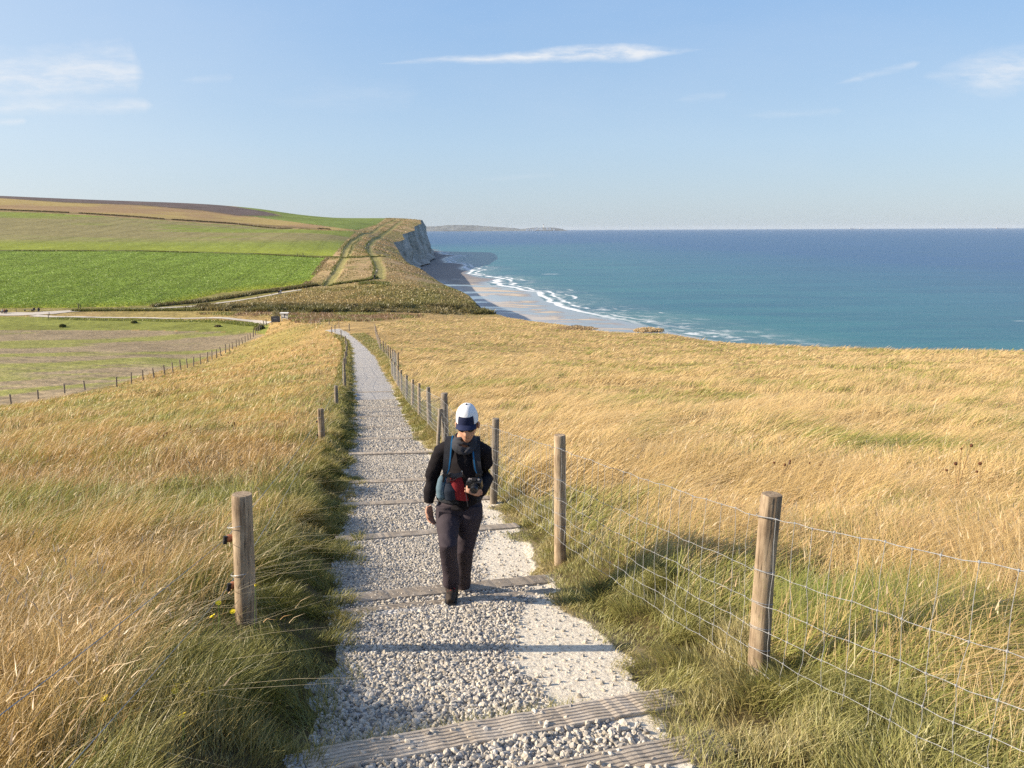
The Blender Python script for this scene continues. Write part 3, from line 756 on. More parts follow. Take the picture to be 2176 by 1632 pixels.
cape = tag(mk('cape_hills', CVs.reshape(-1, 3), grid_faces(len(px_), len(sec)), Mcape, smooth_sh=True), 'faint low headland far across the bay', 'headland', kind='structure')

# ------------------------------------------------------------------ sea air
hz = MB(); hz.box((0, 15000, 10), (60000, 36000, 110)); 
hm = bpy.data.materials.new('haze_air'); hm.use_nodes = True; hn = hm.node_tree; hn.nodes.clear()
ho = hn.nodes.new('ShaderNodeOutputMaterial'); hv = hn.nodes.new('ShaderNodeVolumePrincipled')
hv.inputs['Color'].default_value = (.80, .88, 1.0, 1); hv.inputs['Density'].default_value = HAZE; hv.inputs['Anisotropy'].default_value = 0.0
hn.links.new(hv.outputs[0], ho.inputs['Volume'])
tag(hz.build('haze', hm), 'thin blue sea haze filling the bay', 'haze', kind='stuff')
# ------------------------------------------------------------------ fence lines
def XF(Y):                                   # wire fence right of the path
    Y = np.asarray(Y, float)
    line = np.interp(Y, [-6, 0.9, 4.1, 7.3, 11.1, 60, 140], [4.4, 2.33, 1.40, .47, -.28, -9.57, -24.8])
    return np.maximum(line, np.where(Y > 55, XR(np.clip(Y, -8, PATH_END)) + 1.0, line))
def XFL(Y):                                  # low two-wire fence left of the path
    Y = np.asarray(Y, float)
    return np.minimum(-.92 - .195 * Y, XL(np.clip(Y, -8, PATH_END)) - np.where(Y > 30, .55, .3))
FIELD_PX = [(-120, 905), (-20, 872), (24, 862), (82, 855), (138, 842), (181, 832), (248, 822), (279, 813), (304, 806), (327, 800), (350, 793), (367, 786), (384, 781), (398, 778), (411, 773), (426, 768), (441, 764), (450, 759), (460, 756), (469, 750), (479, 746), (487, 743), (494, 740), (502, 735), (508, 733), (515, 731), (521, 726), (527, 722), (532, 719), (538, 714), (543, 710), (548, 706), (552, 702), (556, 698), (561, 693), (566, 689)]

# ------------------------------------------------------------------ blades of grass
def blades(P, h, w, la, lean, face, cr_, ct, K, curl=1.8):
    n = len(P); s = np.linspace(0, 1, K + 1)
    ld = np.stack([np.cos(la), np.sin(la), 0 * la], -1)
    wd = np.stack([np.cos(face), np.sin(face), 0 * face], -1)
    V = np.empty((n, 2 * K + 1, 3), np.float32); C = np.empty((n, 2 * K + 1, 3), np.float32)
    for k in range(K + 1):
        c = P + ld * (lean * h * s[k] ** curl)[:, None]
        c[:, 2] += h * s[k] * (1 - 0.28 * np.minimum(lean, 2.2) * s[k])
        cc = cr_ + (ct - cr_) * s[k]
        if k < K:
            ww = (w * (1 - 0.55 * s[k]) * .5)[:, None] * wd
            V[:, 2 * k] = c - ww; V[:, 2 * k + 1] = c + ww
            C[:, 2 * k] = cc; C[:, 2 * k + 1] = cc
        else:
            V[:, 2 * K] = c; C[:, 2 * K] = cc
    base = (np.arange(n) * (2 * K + 1))[:, None]
    T = []
    for k in range(K - 1):
        a = 2 * k
        T.append(base + np.array([a, a + 1, a + 3])); T.append(base + np.array([a, a + 3, a + 2]))
    a = 2 * (K - 1); T.append(base + np.array([a, a + 1, a + 2]))
    return V.reshape(-1, 3), np.concatenate(T), C.reshape(-1, 3)

class Sward:
    def __init__(s): s.V = []; s.T = []; s.C = []; s.n = 0; s.cnt = 0
    def add(s, *a, **k):
        if not len(a[0]): return
        V, T, C = blades(*a, **k); s.V.append(V); s.T.append(T + s.n); s.C.append(C); s.n += len(V); s.cnt += len(a[0])
    def build(s, name, mat, label, cat):
        o = mk(name, np.concatenate(s.V), np.concatenate(s.T), mat, col=np.concatenate(s.C), smooth_sh=True)
        print(name, s.cnt, s.n); return tag(o, label, cat, kind='stuff')

def scatter(Y0, Y1, C, dmax, lat=None, seed=0, margin=0.80):
    """points on land between Y0 and Y1, density min(dmax, C / Y^2) per m2, within the visible wedge"""
    rg = np.random.default_rng(seed)
    yy = np.exp(np.linspace(math.log(Y0), math.log(Y1), 400)); mid = np.sqrt(yy[:-1] * yy[1:])
    d = np.minimum(dmax, C / mid ** 2)
    wid = (2 * margin * np.sqrt(mid ** 2 + 4)) if lat is None else np.full_like(mid, lat[1] - lat[0])
    cnt = d * wid * np.diff(yy); n = int(cnt.sum())
    k = np.searchsorted(np.cumsum(cnt) / cnt.sum(), rg.random(n)); k = np.clip(k, 0, 398)
    Y = yy[k] + (yy[k + 1] - yy[k]) * rg.random(n)
    if lat is None: X = (rg.random(n) * 2 - 1) * margin * np.sqrt(Y ** 2 + 4)
    else: X = lat[2](Y) + lat[0] + (lat[1] - lat[0]) * rg.random(n)
    return X, Y

def infield(X, Y, lo=-160, hi=2340):
    Z = raw_z(X, Y); x, y = proj(np.stack([X, Y, Z], -1))
    return (x > lo) & (x < hi) & (y < 1900)

def cmix(c1, c2, f): return c1 + (c2 - c1) * np.asarray(f)[:, None]
A_ = lambda *c: np.array(c, float)
STRAW, GOLDG, RUST, OLIVE, GREEN, DKGREEN, PALE = A_(.77, .56, .275), A_(.61, .41, .155), A_(.48, .28, .11), A_(.30, .275, .075), A_(.19, .25, .045), A_(.10, .125, .03), A_(.78, .66, .44)
G_mat = grass_mat('grass_blades', .30)
def pxw(Y, k=0.7, mn=.003): return np.maximum(mn, k * Y / 788.0)

def make_field(name, label, right, C, dmax, Y1, seed):
    sw = Sward(); rg = np.random.default_rng(seed)
    bands = [(1.6, 7, 4), (7, 20, 3), (20, 60, 2), (60, Y1, 1)]
    for (a, b_, K) in bands:
        X, Y = scatter(a, b_, C, dmax, seed=seed + K)
        if right: keep = (X > XF(Y) + .12 + .15 * (rg.random(len(X)))) & (X < XE(Y) - .2)
        else: keep = X < XFL(Y) - .0 - .5 * rg.random(len(X)) * (Y < 100)
        keep &= infield(X, Y)
        if not right:
            Zt = raw_z(X, Y); x_, y_ = proj(np.stack([X, Y, Zt], -1))
            keep &= ~((Y > 64) & inpoly(x_, y_, FIELDS['ploughed_field'])) & ~((Y > 140) & inpoly(x_, y_, FIELDS['meadow_strip']))
        keep &= (Y < 190) | right
        # above the path end keep the path free
        keep &= ~((Y < PATH_END) & (X > XL(np.clip(Y, -8, PATH_END)) - .3) & (X < XR(np.clip(Y, -8, PATH_END)) + .3))
        X, Y = X[keep], Y[keep]; n = len(X)
        Z = ground_z(X.copy(), Y.copy())
        big = fbm(X * .09, Y * .09, 61, 4); mid = fbm(X * .5, Y * .5, 62, 3); sm = fbm(X * 1.8, Y * 1.8, 63, 3); pt = fbm(X * .22 + 5, Y * .22, 64, 4)
        r1, r2, r3, r4 = rg.random((4, n))
        fd = (X - XF(Y)) if right else (XFL(Y) - X)
        if right:
            near_g = (1 - smooth(fd + (mid - .5) * 1.2, .0, .95)) * (1 - smooth(Y, 14, 30))
            pt2 = fbm(X * .75 + 9, Y * .75, 67, 3)
            roll = smooth(fbm(X * .42, Y * .16, 69, 3), .30, .66); farr = smooth(Y, 9, 22)
            h = (.30 + .34 * mid + .62 * (sm - .5) * (1 - .5 * farr) + .34 * (pt2 - .5)) * (0.75 + .5 * r1) * (1 + farr * (-.42 + .75 * roll))
            h = np.maximum(h, .12)
            green = np.clip(smooth(pt, .53, .70) * .65 + smooth(pt2, .58, .70) * .6 + near_g * .32, 0, .9)
            # one lush patch just behind the nearest post
            lush = np.exp(-(((X - 2.15) / .42) ** 2 + ((Y - 4.9) / .45) ** 2)) * .85
            green = np.clip(green + lush, 0, 1)
            h = h * (1 - .30 * near_g) * (1 - .35 * lush)
            base = cmix(GOLDG, STRAW, np.clip(.35 + 1.1 * (r2 - .3) , 0, 1))
            base = cmix(base, RUST, np.clip(smooth(big, .5, .68) * .55 * r3, 0, 1)); base = cmix(base, np.tile(A_(.75, .55, .285), (n, 1)), .45 * smooth(Y, 10, 25))
            gcol = cmix(OLIVE * 1.15, GREEN * 1.25, np.clip(r4 * .45 + lush * .7, 0, 1))
            wind = .25 + 1.3 * (vnoise(X * .35, Y * .35, 65) - .5)
            lean = .55 + 1.0 * vnoise(X * .9, Y * .9, 66) + .5 * (r3 - .5)
        else:
            near_g = (1 - smooth(fd, 0, .4)) * (1 - smooth(Y, 30, 60))
            pt2 = fbm(X * .8 + 3, Y * .8, 68, 3)
            rolll = smooth(fbm(X * .42, Y * .2, 70, 3), .30, .66); farr = smooth(Y, 9, 22)
            h = np.maximum((1 + farr * (-.42 + .75 * rolll)) * (.24 + .26 * mid + .34 * (sm - .5) + .22 * (pt2 - .5)) * (0.7 + .6 * r1), .10)
            green = np.clip(smooth(pt, .48, .64) * .55 + smooth(pt2, .52, .65) * .55 + near_g * .1, 0, .9)
            g2 = np.exp(-(((X + 3.9) / 1.1) ** 2 + ((Y - 10.2) / 1.2) ** 2)); green = np.clip(green + g2 * .8, 0, 1)
            green = green * (.8 + .2 * smooth(Y, 4, 9))
            pc = np.exp(-(((X + 1.74) / .45) ** 2 + ((Y - 4.35) / .42) ** 2)); h = h * (1 - .72 * pc)
            base = cmix(GOLDG * .85, A_(.64, .435, .16), np.clip(.15 + 1.0 * (r2 - .3), 0, 1))
            base = cmix(base, RUST, np.clip(smooth(big, .34, .58) * 1.0 * r3, 0, 1))
            gcol = cmix(OLIVE * 1.2, GREEN * 1.2, r4 * .45)
            wind = .5 + 2.2 * (vnoise(X * .5, Y * .5, 65) - .5)
            lean = .25 + .6 * vnoise(X * 1.1, Y * 1.1, 66) + .5 * (r3 - .5)
        isg = rg.random(n) < green
        ct = np.where(isg[:, None], gcol, base); ct = ct * ((.74 + .44 * rg.random(n)) * (.82 + .40 * fbm(X * 1.3, Y * .9, 74, 3)))[:, None]  # clump lightness painted into the blade colour, imitating darker hollows between tufts
        crt = cmix(ct, np.where(isg[:, None], gcol, cmix(base, OLIVE, np.full(n, .5))), np.full(n, .6))
        h = np.where(isg, h * .8, h)
        # stray flattened, bleached stalks
        flat = rg.random(n) < ((.05 + .16 * near_g) if right else .08)
        lean = np.where(flat, 1.6 + rg.random(n), lean); ct = np.where(flat[:, None], PALE, ct)
        farw = smooth(Y, 10, 24); la = wind + (rg.random(n) - .5) * ((2.0 - 1.0 * farw) if right else (3.4 - 1.6 * farw)); lean = lean + .35 * farw + np.where(flat, (rg.random(n) - .5) * 4, 0)
        w = pxw(Y, .62 if K > 1 else .95, .0042) * np.where(isg, 1.3, 1.0)
        hs = np.where(Y > 50, h * .85, h)
        sw.add(np.stack([X, Y, Z - .02], -1), hs, w, la, np.maximum(lean, .05), rg.random(n) * math.pi, crt, ct, K)
        if K >= 3:       # pale seed heads nodding on the taller stalks
            q = (~isg) & (rg.random(n) < (.10 if K == 4 else .07))
            tip = np.stack([X, Y, Z - .02], -1)[q]; hq = hs[q]; lq = np.maximum(lean, .05)[q]; laq = la[q]
            tip = tip + np.stack([np.cos(laq), np.sin(laq), 0 * laq], -1) * (lq * hq * .93)[:, None]
            tip[:, 2] += hq * (1 - .28 * np.minimum(lq, 2.2)) * .97
            nq = len(tip); cq = cmix(np.tile(PALE, (nq, 1)), np.tile(RUST, (nq, 1)), .2 + rg.random(nq) * .8)
            sw.add(tip, np.full(nq, .07) * (.7 + .6 * rg.random(nq)), np.maximum(pxw(Y[q], 1.1, .009), .009), laq, np.full(nq, 1.5), rg.random(nq) * math.pi, cq, cq, 2)
    return sw.build(name, G_mat, label, 'grass')

GD = 1.0
make_field('dry_grass', 'tall golden windswept grass filling the slope right of the wire fence', True, 52000 * GD, 2600 * GD, 215, 100)
make_field('meadow_grass', 'reddish golden and green meadow grass left of the path', False, 46000 * GD, 2400 * GD, 200, 200)

# short verge grass either side of the path
def make_verge(name, label, right, seed):
    sw = Sward(); rg = np.random.default_rng(seed)
    for a, b_, K, dm in ((1.6, 6, 4, 5200), (6, 14, 3, 3600), (14, 40, 2, 1500), (40, 112, 1, 300)):
        if right: X, Y = scatter(a, b_, 1e9, dm * GD, (-.55, 2.1, lambda Y: XR(np.clip(Y, -8, PATH_END))), seed + K)
        else: X, Y = scatter(a, b_, 1e9, dm * GD, (-1.5, .55, lambda Y: XL(np.clip(Y, -8, PATH_END))), seed + K)
        wobv = (fbm(X * 2.5, Y * 2.5, 9, 3) - .5) * .35
        big = (fbm(X * .9, Y * .9, 14, 3) - .5)
        dr = (X - XR(np.clip(Y, -8, PATH_END))) if right else (XL(np.clip(Y, -8, PATH_END)) - X)
        dd = dr + wobv + big * (.30 if right else .55)
        p = smooth(dd, -.12 if right else -.22, .06)
        keep = (rg.random(len(X)) < p)
        if right: keep &= X < XF(Y) + .45
        else: keep &= X > XFL(Y) - .5
        keep &= infield(X, Y, -300, 2500)
        X, Y, dd = X[keep], Y[keep], dd[keep]; n = len(X)
        Z = ground_z(X.copy(), Y.copy())
        r1, r2, r3 = rg.random((3, n)); tuft = fbm(X * 3.5, Y * 3.5, 71, 3); pt = fbm(X * 1.1, Y * 1.1, 72, 3)
        if right:
            h = (.05 + .11 * smooth(tuft, .3, .7)) * (.6 + .8 * r1) * (.55 + .75 * smooth(dd, 0, .6)); col = cmix(A_(.34, .32, .10), A_(.52, .42, .19), np.clip(smooth(pt, .4, .65) * .8 + .6 * (r2 - .35), 0, 1))
            col = cmix(col, GREEN, smooth(r3, .6, 1) * .45)
        else:
            h = (.05 + .17 * smooth(tuft, .3, .7)) * (.6 + .8 * r1) * (.5 + .8 * smooth(dd, 0, .7)); col = cmix(A_(.27, .255, .06), A_(.49, .37, .13), np.clip(smooth(pt, .45, .7) * .7 + .6 * (r2 - .45), 0, 1))
            col = cmix(col, DKGREEN * 1.35, smooth(r3, .4, 1) * .45)
            pc = np.exp(-(((X + 1.62) / .5) ** 2 + ((Y - 4.35) / .45) ** 2)); h = h * (1 - .6 * pc)
        col = col * (.75 + .5 * rg.random(n))[:, None]
        la = vnoise(X * 2.2, Y * 2.2, 73) * 6.28 * 1.5 + (rg.random(n) - .5) * 2.8
        lean = .35 + .7 * rg.random(n)
        sw.add(np.stack([X, Y, Z - .012], -1), h, pxw(Y, .7, .0042), la, lean, rg.random(n) * math.pi, col * .9, col, K)
    if right:
        n = 2600; xx = -1.0 + 1.45 * rg.random(n); sx = STEPS[2] + .01 + .13 * rg.random(n) ** 1.5 * (1.2 - .5 * rg.random(n))
        xc = XC(STEPS[2]); X = xc + xx; Y = sx + step_slope(sx) * xx; keep = rg.random(n) < smooth(fbm(X * 5, Y * 5, 75, 3), .25, .5); X, Y = X[keep], Y[keep]; n = len(X)
        Z = ground_z(X.copy(), Y.copy()); col = cmix(A_(.24, .25, .07), A_(.42, .36, .15), rg.random(n))
        sw.add(np.stack([X, Y, Z - .012], -1), .06 + .09 * rg.random(n), np.full(n, .0042), rg.random(n) * 6.28, .5 + .7 * rg.random(n), rg.random(n) * math.pi, col * .9, col, 3)
    return sw.build(name, G_mat, label, 'grass')
make_verge('verge_grass', 'short olive grass between the chalky path edge and the wire fence', True, 300)
make_verge('bank_grass', 'dark green tufted grass along the left edge of the path', False, 400)

# rough growth across the valley and on the far clifftop
def make_scrub():
    sw = Sward(); rg = np.random.default_rng(5)
    # thicket on the valley bank
    n0 = 90000
    Y = 194 + 62 * rg.random(n0) ** 1.3; az = -.42 + .43 * rg.random(n0); X = az * Y
    Z = ground_z(X.copy(), Y.copy()); px, py = proj(np.stack([X, Y, Z], -1))
    bank = [(345, 655), (480, 640), (560, 632), (660, 618), (700, 612), (790, 607), (880, 606), (950, 622), (1010, 646), (1046, 651), (1054, 668), (960, 668), (860, 664), (720, 664), (610, 664), (500, 662), (400, 660)]
    front = smooth(py, 640, 656)
    keep = inpoly(px, py, bank) & (X < XE(Y) - .5) & (rg.random(n0) < .35 + .65 * front)
    keep &= polydist(px, py, [(330, 656), (400, 652), (450, 646), (500, 640), (550, 632), (600, 622), (640, 616)]) > 3
    X, Y, Z, front = X[keep], Y[keep], Z[keep], front[keep]; n = len(X)
    pt = fbm(X * .25, Y * .25, 81, 3); big = fbm(X * .07, Y * .07, 82, 3)
    h = (.35 + 1.0 * smooth(pt, .35, .65) * (.25 + .9 * front)) * (.6 + .7 * rg.random(n))
    r = rg.random(n)
    col = cmix(A_(.27, .24, .075), A_(.42, .31, .13), np.clip(smooth(big, .42, .6) + .5 * (r - .5), 0, 1)); col = cmix(col, A_(.12, .115, .04), front * .6)  # thicket front painted darker, imitating its shaded side
    sw.add(np.stack([X, Y, Z - .05], -1), h, .22 + .22 * rg.random(n), rg.random(n) * 6.28, .3 + .5 * rg.random(n), rg.random(n) * math.pi, col * .9, col, 2)
    # reddish dead growth below the thicket and the green strip beside the boards
    n0 = 26000; Y = 150 + 55 * rg.random(n0); X = (-.40 + .40 * rg.random(n0)) * Y
    Z = ground_z(X.copy(), Y.copy()); px, py = proj(np.stack([X, Y, Z], -1))
    k1 = inpoly(px, py, [(405, 664), (560, 664), (620, 666), (760, 665), (900, 668), (900, 674), (800, 682), (700, 690), (625, 686), (600, 672), (480, 671), (405, 669)])
    X, Y, Z = X[k1], Y[k1], Z[k1]; n = len(X); pt = fbm(X * .2, Y * .2, 84, 3)
    col = cmix(A_(.27, .17, .10), A_(.20, .20, .05), smooth(pt, .45, .6)) * (.7 + .6 * rg.random(n))[:, None]
    sw.add(np.stack([X, Y, Z - .03], -1), .3 + .5 * rg.random(n), .12 + .12 * rg.random(n), rg.random(n) * 6.28, .3 + .5 * rg.random(n), rg.random(n) * math.pi, col, col, 1)
    # rough tussocks over the far clifftop
    n0 = 120000; Y = np.exp(rg.uniform(math.log(215), math.log(1350), n0)); X = (-.28 + .28 * rg.random(n0)) * Y
    Z = ground_z(X.copy(), Y.copy()); px, py = proj(np.stack([X, Y, Z], -1))
    keep = (X < XE(Y) - .6)
    for f_ in FIELDS: keep &= ~inpoly(px, py, FIELDS[f_])
    for p, w_, dp in TRK: keep &= polydist(X, Y, refine(p, 3)) > w_ * 1.0
    keep &= (px > 560) & (rg.random(n0) < smooth(fbm(X * .12, Y * .05, 85, 4), .35, .6))
    keep &= polydist(px, py, [(330, 656), (400, 652), (450, 646), (500, 640), (550, 632), (600, 622), (640, 616)]) > 3
    X, Y, Z = X[keep], Y[keep], Z[keep]; n = len(X); big = fbm(X * .05, Y * .05, 86, 3); r = rg.random(n)
    col = cmix(A_(.42, .29, .14), A_(.22, .20, .06), np.clip(smooth(big, .4, .6) + .6 * (r - .5), 0, 1)) * (.75 + .5 * rg.random(n))[:, None]
    h = (.25 + .45 * r ** 2) * np.clip(Y / 350, .8, 1.6)
    sw.add(np.stack([X, Y, Z - .03], -1), h, pxw(Y, .9, .15), rg.random(n) * 6.28, .3 + .7 * rg.random(n), rg.random(n) * math.pi, col, col, 1)
    # low hedgy growth along the worn tracks and round the hollow
    def along(pts, off, wid, hh, N, c1, c2):
        q = refine(pts, 12); d = np.gradient(q, axis=0); d /= np.linalg.norm(d, axis=1)[:, None]; nn = np.stack([-d[:, 1], d[:, 0]], -1)
        k = rg.integers(0, len(q), N); P = q[k] + nn[k] * (off + (rg.random(N) - .5) * wid)[:, None] + d[k] * ((rg.random(N) - .5) * np.linalg.norm(q[1] - q[0]) * 1.5)[:, None]
        keep = vnoise(P[:, 1] * .06, P[:, 0] * .06, 87) > .25; P = P[keep]; N = len(P)
        Zc = ground_z(P[:, 0].copy(), P[:, 1].copy()); cc = cmix(np.tile(c1, (N, 1)), np.tile(c2, (N, 1)), rg.random(N))
        sw.add(np.stack([P[:, 0], P[:, 1], Zc - .05], -1), hh * (.5 + rg.random(N)), pxw(P[:, 1], 1.0, .2), rg.random(N) * 6.28, .3 + .5 * rg.random(N), rg.random(N) * math.pi, cc, cc, 1)
    for p, w_, dp in TRK: along(p, w_ * .9, .7, .5 if w_ > 1.5 else .3, 1800 if w_ > 1.5 else 700, DKGREEN * 1.1, OLIVE * .8)
    pp = lambda L, a, b_: np.array([hit(x, y, a, b_)[:2] for x, y in L])
    along(pp([(655, 606), (670, 590), (690, 560), (703, 545)], 200, 420), 1.0, 2.0, .4, 2500, A_(.33, .22, .12), A_(.25, .19, .08))
    along(pp([(0, 533), (300, 534), (560, 541), (700, 547), (760, 547), (812, 545)], 300, 450), 0, 1.6, .55, 9000, DKGREEN, OLIVE)
    along(pp([(330, 651), (470, 636), (560, 622), (640, 611), (668, 607)], 190, 280), 0, 3.0, .9, 7000, DKGREEN, A_(.24, .17, .07))
    along(pp([(765, 603), (800, 601), (840, 606), (880, 603)], 210, 290), 0, 5.0, .6, 2600, DKGREEN, OLIVE)
    along(pp([(700, 606), (750, 600), (780, 596), (800, 588)], 210, 290), 0, 1.2, .7, 2600, DKGREEN, OLIVE)
    along(pp([(0, 446), (180, 454), (350, 466), (500, 476), (690, 487)], 550, 1000), 0, 3, 1.1, 9000, A_(.13, .09, .05), A_(.16, .13, .05))
    along(pp([(160, 661), (240, 660), (330, 660), (420, 660)], 170, 230), 0, 2.0, .7, 5000, DKGREEN, OLIVE)
    along(pp([(120, 677), (300, 680), (480, 684), (560, 690)], 150, 220), 0, 3.0, .35, 4000, OLIVE, GREEN)
    return sw.build('scrub', G_mat, 'low dense scrub and dead bracken on the far bank of the valley', 'scrub')
make_scrub()

def make_crop():
    sw = Sward(); rg = np.random.default_rng(6)
    n0 = 110000; Y = np.exp(rg.uniform(math.log(205), math.log(410), n0)); X = (-.72 + .56 * rg.random(n0)) * Y
    rowd = X * .35 + Y; rowq = np.round(rowd / 1.6) * 1.6; Y = Y + (rowq - rowd) * .75
    Z = ground_z(X.copy(), Y.copy()); px, py = proj(np.stack([X, Y, Z], -1))
    k = inpoly(px, py, FIELDS['crop_field']) & (px > -60); X, Y, Z = X[k], Y[k], Z[k]; n = len(X)
    c = cmix(A_(.175, .26, .035), A_(.28, .36, .06), rg.random(n)) 
    sw.add(np.stack([X, Y, Z - .02], -1), .22 + .25 * rg.random(n), .18 + .2 * rg.random(n), rg.random(n) * 6.28, .6 + .8 * rg.random(n), rg.random(n) * math.pi, c, c, 1)
    return sw.build('crop_leaves', G_mat, 'leafy green rows of the young crop across the valley', 'crop')
make_crop()

# ------------------------------------------------------------------ gravel
def make_gravel():
    rg = np.random.default_rng(11)
    protos = []
    bm = bmesh.new(); bmesh.ops.create_icosphere(bm, subdivisions=1, radius=1)
    ico = np.array([v.co[:] for v in bm.verts]); icf = np.array([[v.index for v in f.verts] for f in bm.faces]); bm.free()
    Vs, Fs, Cs, nn = [], [], [], 0
    for a, b_, dm, smin, smax in ((2.2, 4.5, 4000, .007, .021), (4.5, 9, 3600, .007, .017), (9, 18, 1700, .010, .021), (18, 36, 520, .015, .028)):
        X, Y = scatter(a, b_, 1e9, dm, (-.25, 2.2, XL), 500 + int(a * 10))
        dl = X - XL(Y); dr = XR(Y) - X
        cw_ = chalk_w(Y); ck = smooth(X, XR(Y) - cw_ - .2, XR(Y) - cw_ + .2)
        wn = fbm(X * 3, Y * 3, 90, 3) - .5
        keep = (dl + wn * .4 > .02) & (dr > .02) & (rg.random(len(X)) > np.clip(ck * 1.25 + wn * 1.1, 0, .965))
        s = Y - (X - XC(Y)) * step_slope(Y)
        for st in STEPS: keep &= ~((s < st) & (s > st - .20) & (rg.random(len(X)) > .16))
        X, Y = X[keep], Y[keep]; n = len(X); Z = ground_z(X.copy(), Y.copy())
        sz = smin + (smax - smin) * rg.random(n) ** 1.6
        V = ico[None] * (1 + .28 * (rg.random((n, 12, 1)) - .5)) * (np.array([1.25, .9, .65]) * (1 + .5 * (rg.random((n, 1, 3)) - .5)))
        # random rotations
        q = rg.normal(size=(n, 4)); q[:, 1:3] *= .55; q /= np.linalg.norm(q, axis=1)[:, None]; ww, x, y, z = q.T
        Rm = np.stack([1 - 2 * (y * y + z * z), 2 * (x * y - ww * z), 2 * (x * z + ww * y), 2 * (x * y + ww * z), 1 - 2 * (x * x + z * z), 2 * (y * z - ww * x), 2 * (x * z - ww * y), 2 * (y * z + ww * x), 1 - 2 * (x * x + y * y)], -1).reshape(n, 3, 3)
        V = np.einsum('nij,nvj->nvi', Rm, V) * sz[:, None, None]
        V += np.stack([X, Y, Z + sz * (.15 + .35 * rg.random(n))], -1)[:, None]
        g = .33 + .22 * rg.random(n); tn = rg.random(n)
        c = np.stack([g * (1.06 + .05 * tn), g * .975, g * (.85 - .08 * tn)], -1); c = np.where((rg.random(n) < .10)[:, None], A_(.60, .55, .47), c); c = np.where((rg.random(n) < .10)[:, None], A_(.24, .225, .21), c)
        Vs.append(V.reshape(-1, 3)); Fs.append((icf[None] + (np.arange(n) * 12)[:, None, None]).reshape(-1, 3) + nn); Cs.append(np.repeat(c, 12, 0)); nn += n * 12
    m, nt, out = new_mat('gravel_stone'); b = NB(nt)
    a = b.n('ShaderNodeAttribute', attribute_name='col').outputs['Color']; pos = b.n('ShaderNodeNewGeometry').outputs['Position']
    k = b.mapr(b.noise(pos, 90, 4, .6), .3, .7, .82, 1.18); mul = b.n('ShaderNodeVectorMath', operation='SCALE'); b.l(a, mul.inputs[0]); b.l(k, mul.inputs['Scale'])
    b.princ(out, mul.outputs[0], .9, .2)
    print('gravel', nn // 12)
    return tag(mk('gravel', np.concatenate(Vs), np.concatenate(Fs), m, col=np.concatenate(Cs)), 'loose angular grey gravel covering the stepped path', 'gravel', kind='stuff')
make_gravel()

# ------------------------------------------------------------------ timber steps
def wood_mat(name, lo, hi, axis_scale=(1, 1, 1), grain=30.0, rough=.9, lich=0.0):
    m, nt, out = new_mat(name); b = NB(nt)
    oi = b.n('ShaderNodeObjectInfo'); tc = b.n('ShaderNodeTexCoord').outputs['Object']
    addv = b.n('ShaderNodeVectorMath', operation='ADD'); b.l(tc, addv.inputs[0])
    cb = b.n('ShaderNodeCombineXYZ'); b.l(b.math('MULTIPLY', oi.outputs['Random'], 37.0), cb.inputs[0]); b.l(b.math('MULTIPLY', oi.outputs['Random'], 11.0), cb.inputs[2]); b.l(cb.outputs[0], addv.inputs[1])
    v = b.mapping(addv.outputs[0], scale=axis_scale)
    n1 = b.noise(v, grain, 7, .7, .4); n2 = b.noise(addv.outputs[0], 5, 5, .6); n3 = b.noise(v, grain * 2.6, 3, .5)
    f = b.math('ADD', b.math('MULTIPLY', n1, .6), b.math('MULTIPLY', n2, .4))
    c = b.ramp(f, [(.30, tuple(x * .45 for x in lo)), (.42, lo), (.60, hi), (.8, tuple(min(1, x * 1.15) for x in hi))])
    c = b.mix(b.mapr(n3, .635, .675, 0, .8), c, tuple(x * .22 for x in lo))
    if lich: c = b.mix(b.mapr(b.noise(addv.outputs[0], 14, 6, .7), .60, .68, 0, lich), c, (.30, .28, .10))
    tint = b.mapr(oi.outputs['Random'], 0, 1, .82, 1.12); mul = b.n('ShaderNodeVectorMath', operation='SCALE'); b.l(c, mul.inputs[0]); b.l(tint, mul.inputs['Scale'])
    b.princ(out, mul.outputs[0], rough, .15, b.bump(n1, .7, .006)); return m
W_step = wood_mat('weathered_decking', (.38, .31, .23), (.62, .53, .42), (1.2, 14, 14), 12)
step_text = {1: 'lowest in view, its right end cutting the bottom edge of the photo', 2: 'long grooved board in front with grass growing behind it', 3: 'board just below the walking boot, strewn with gravel', 4: 'board the walker is stepping over',
             5: 'board in the gravel just behind the walker', 6: 'second board behind the walker, lit along its edge', 7: 'third board behind the walker, left end in grass', 8: 'board throwing a thin dark line across the path beyond the walker', 9: 'farther board beyond the dark line', 10: 'small board beyond the dark line, half buried in gravel', 11: 'faint board near the second left post', 12: 'faint thin board past the second left post', 13: 'hair thin board near the third left post', 14: 'farthest board just visible in the gravel'}
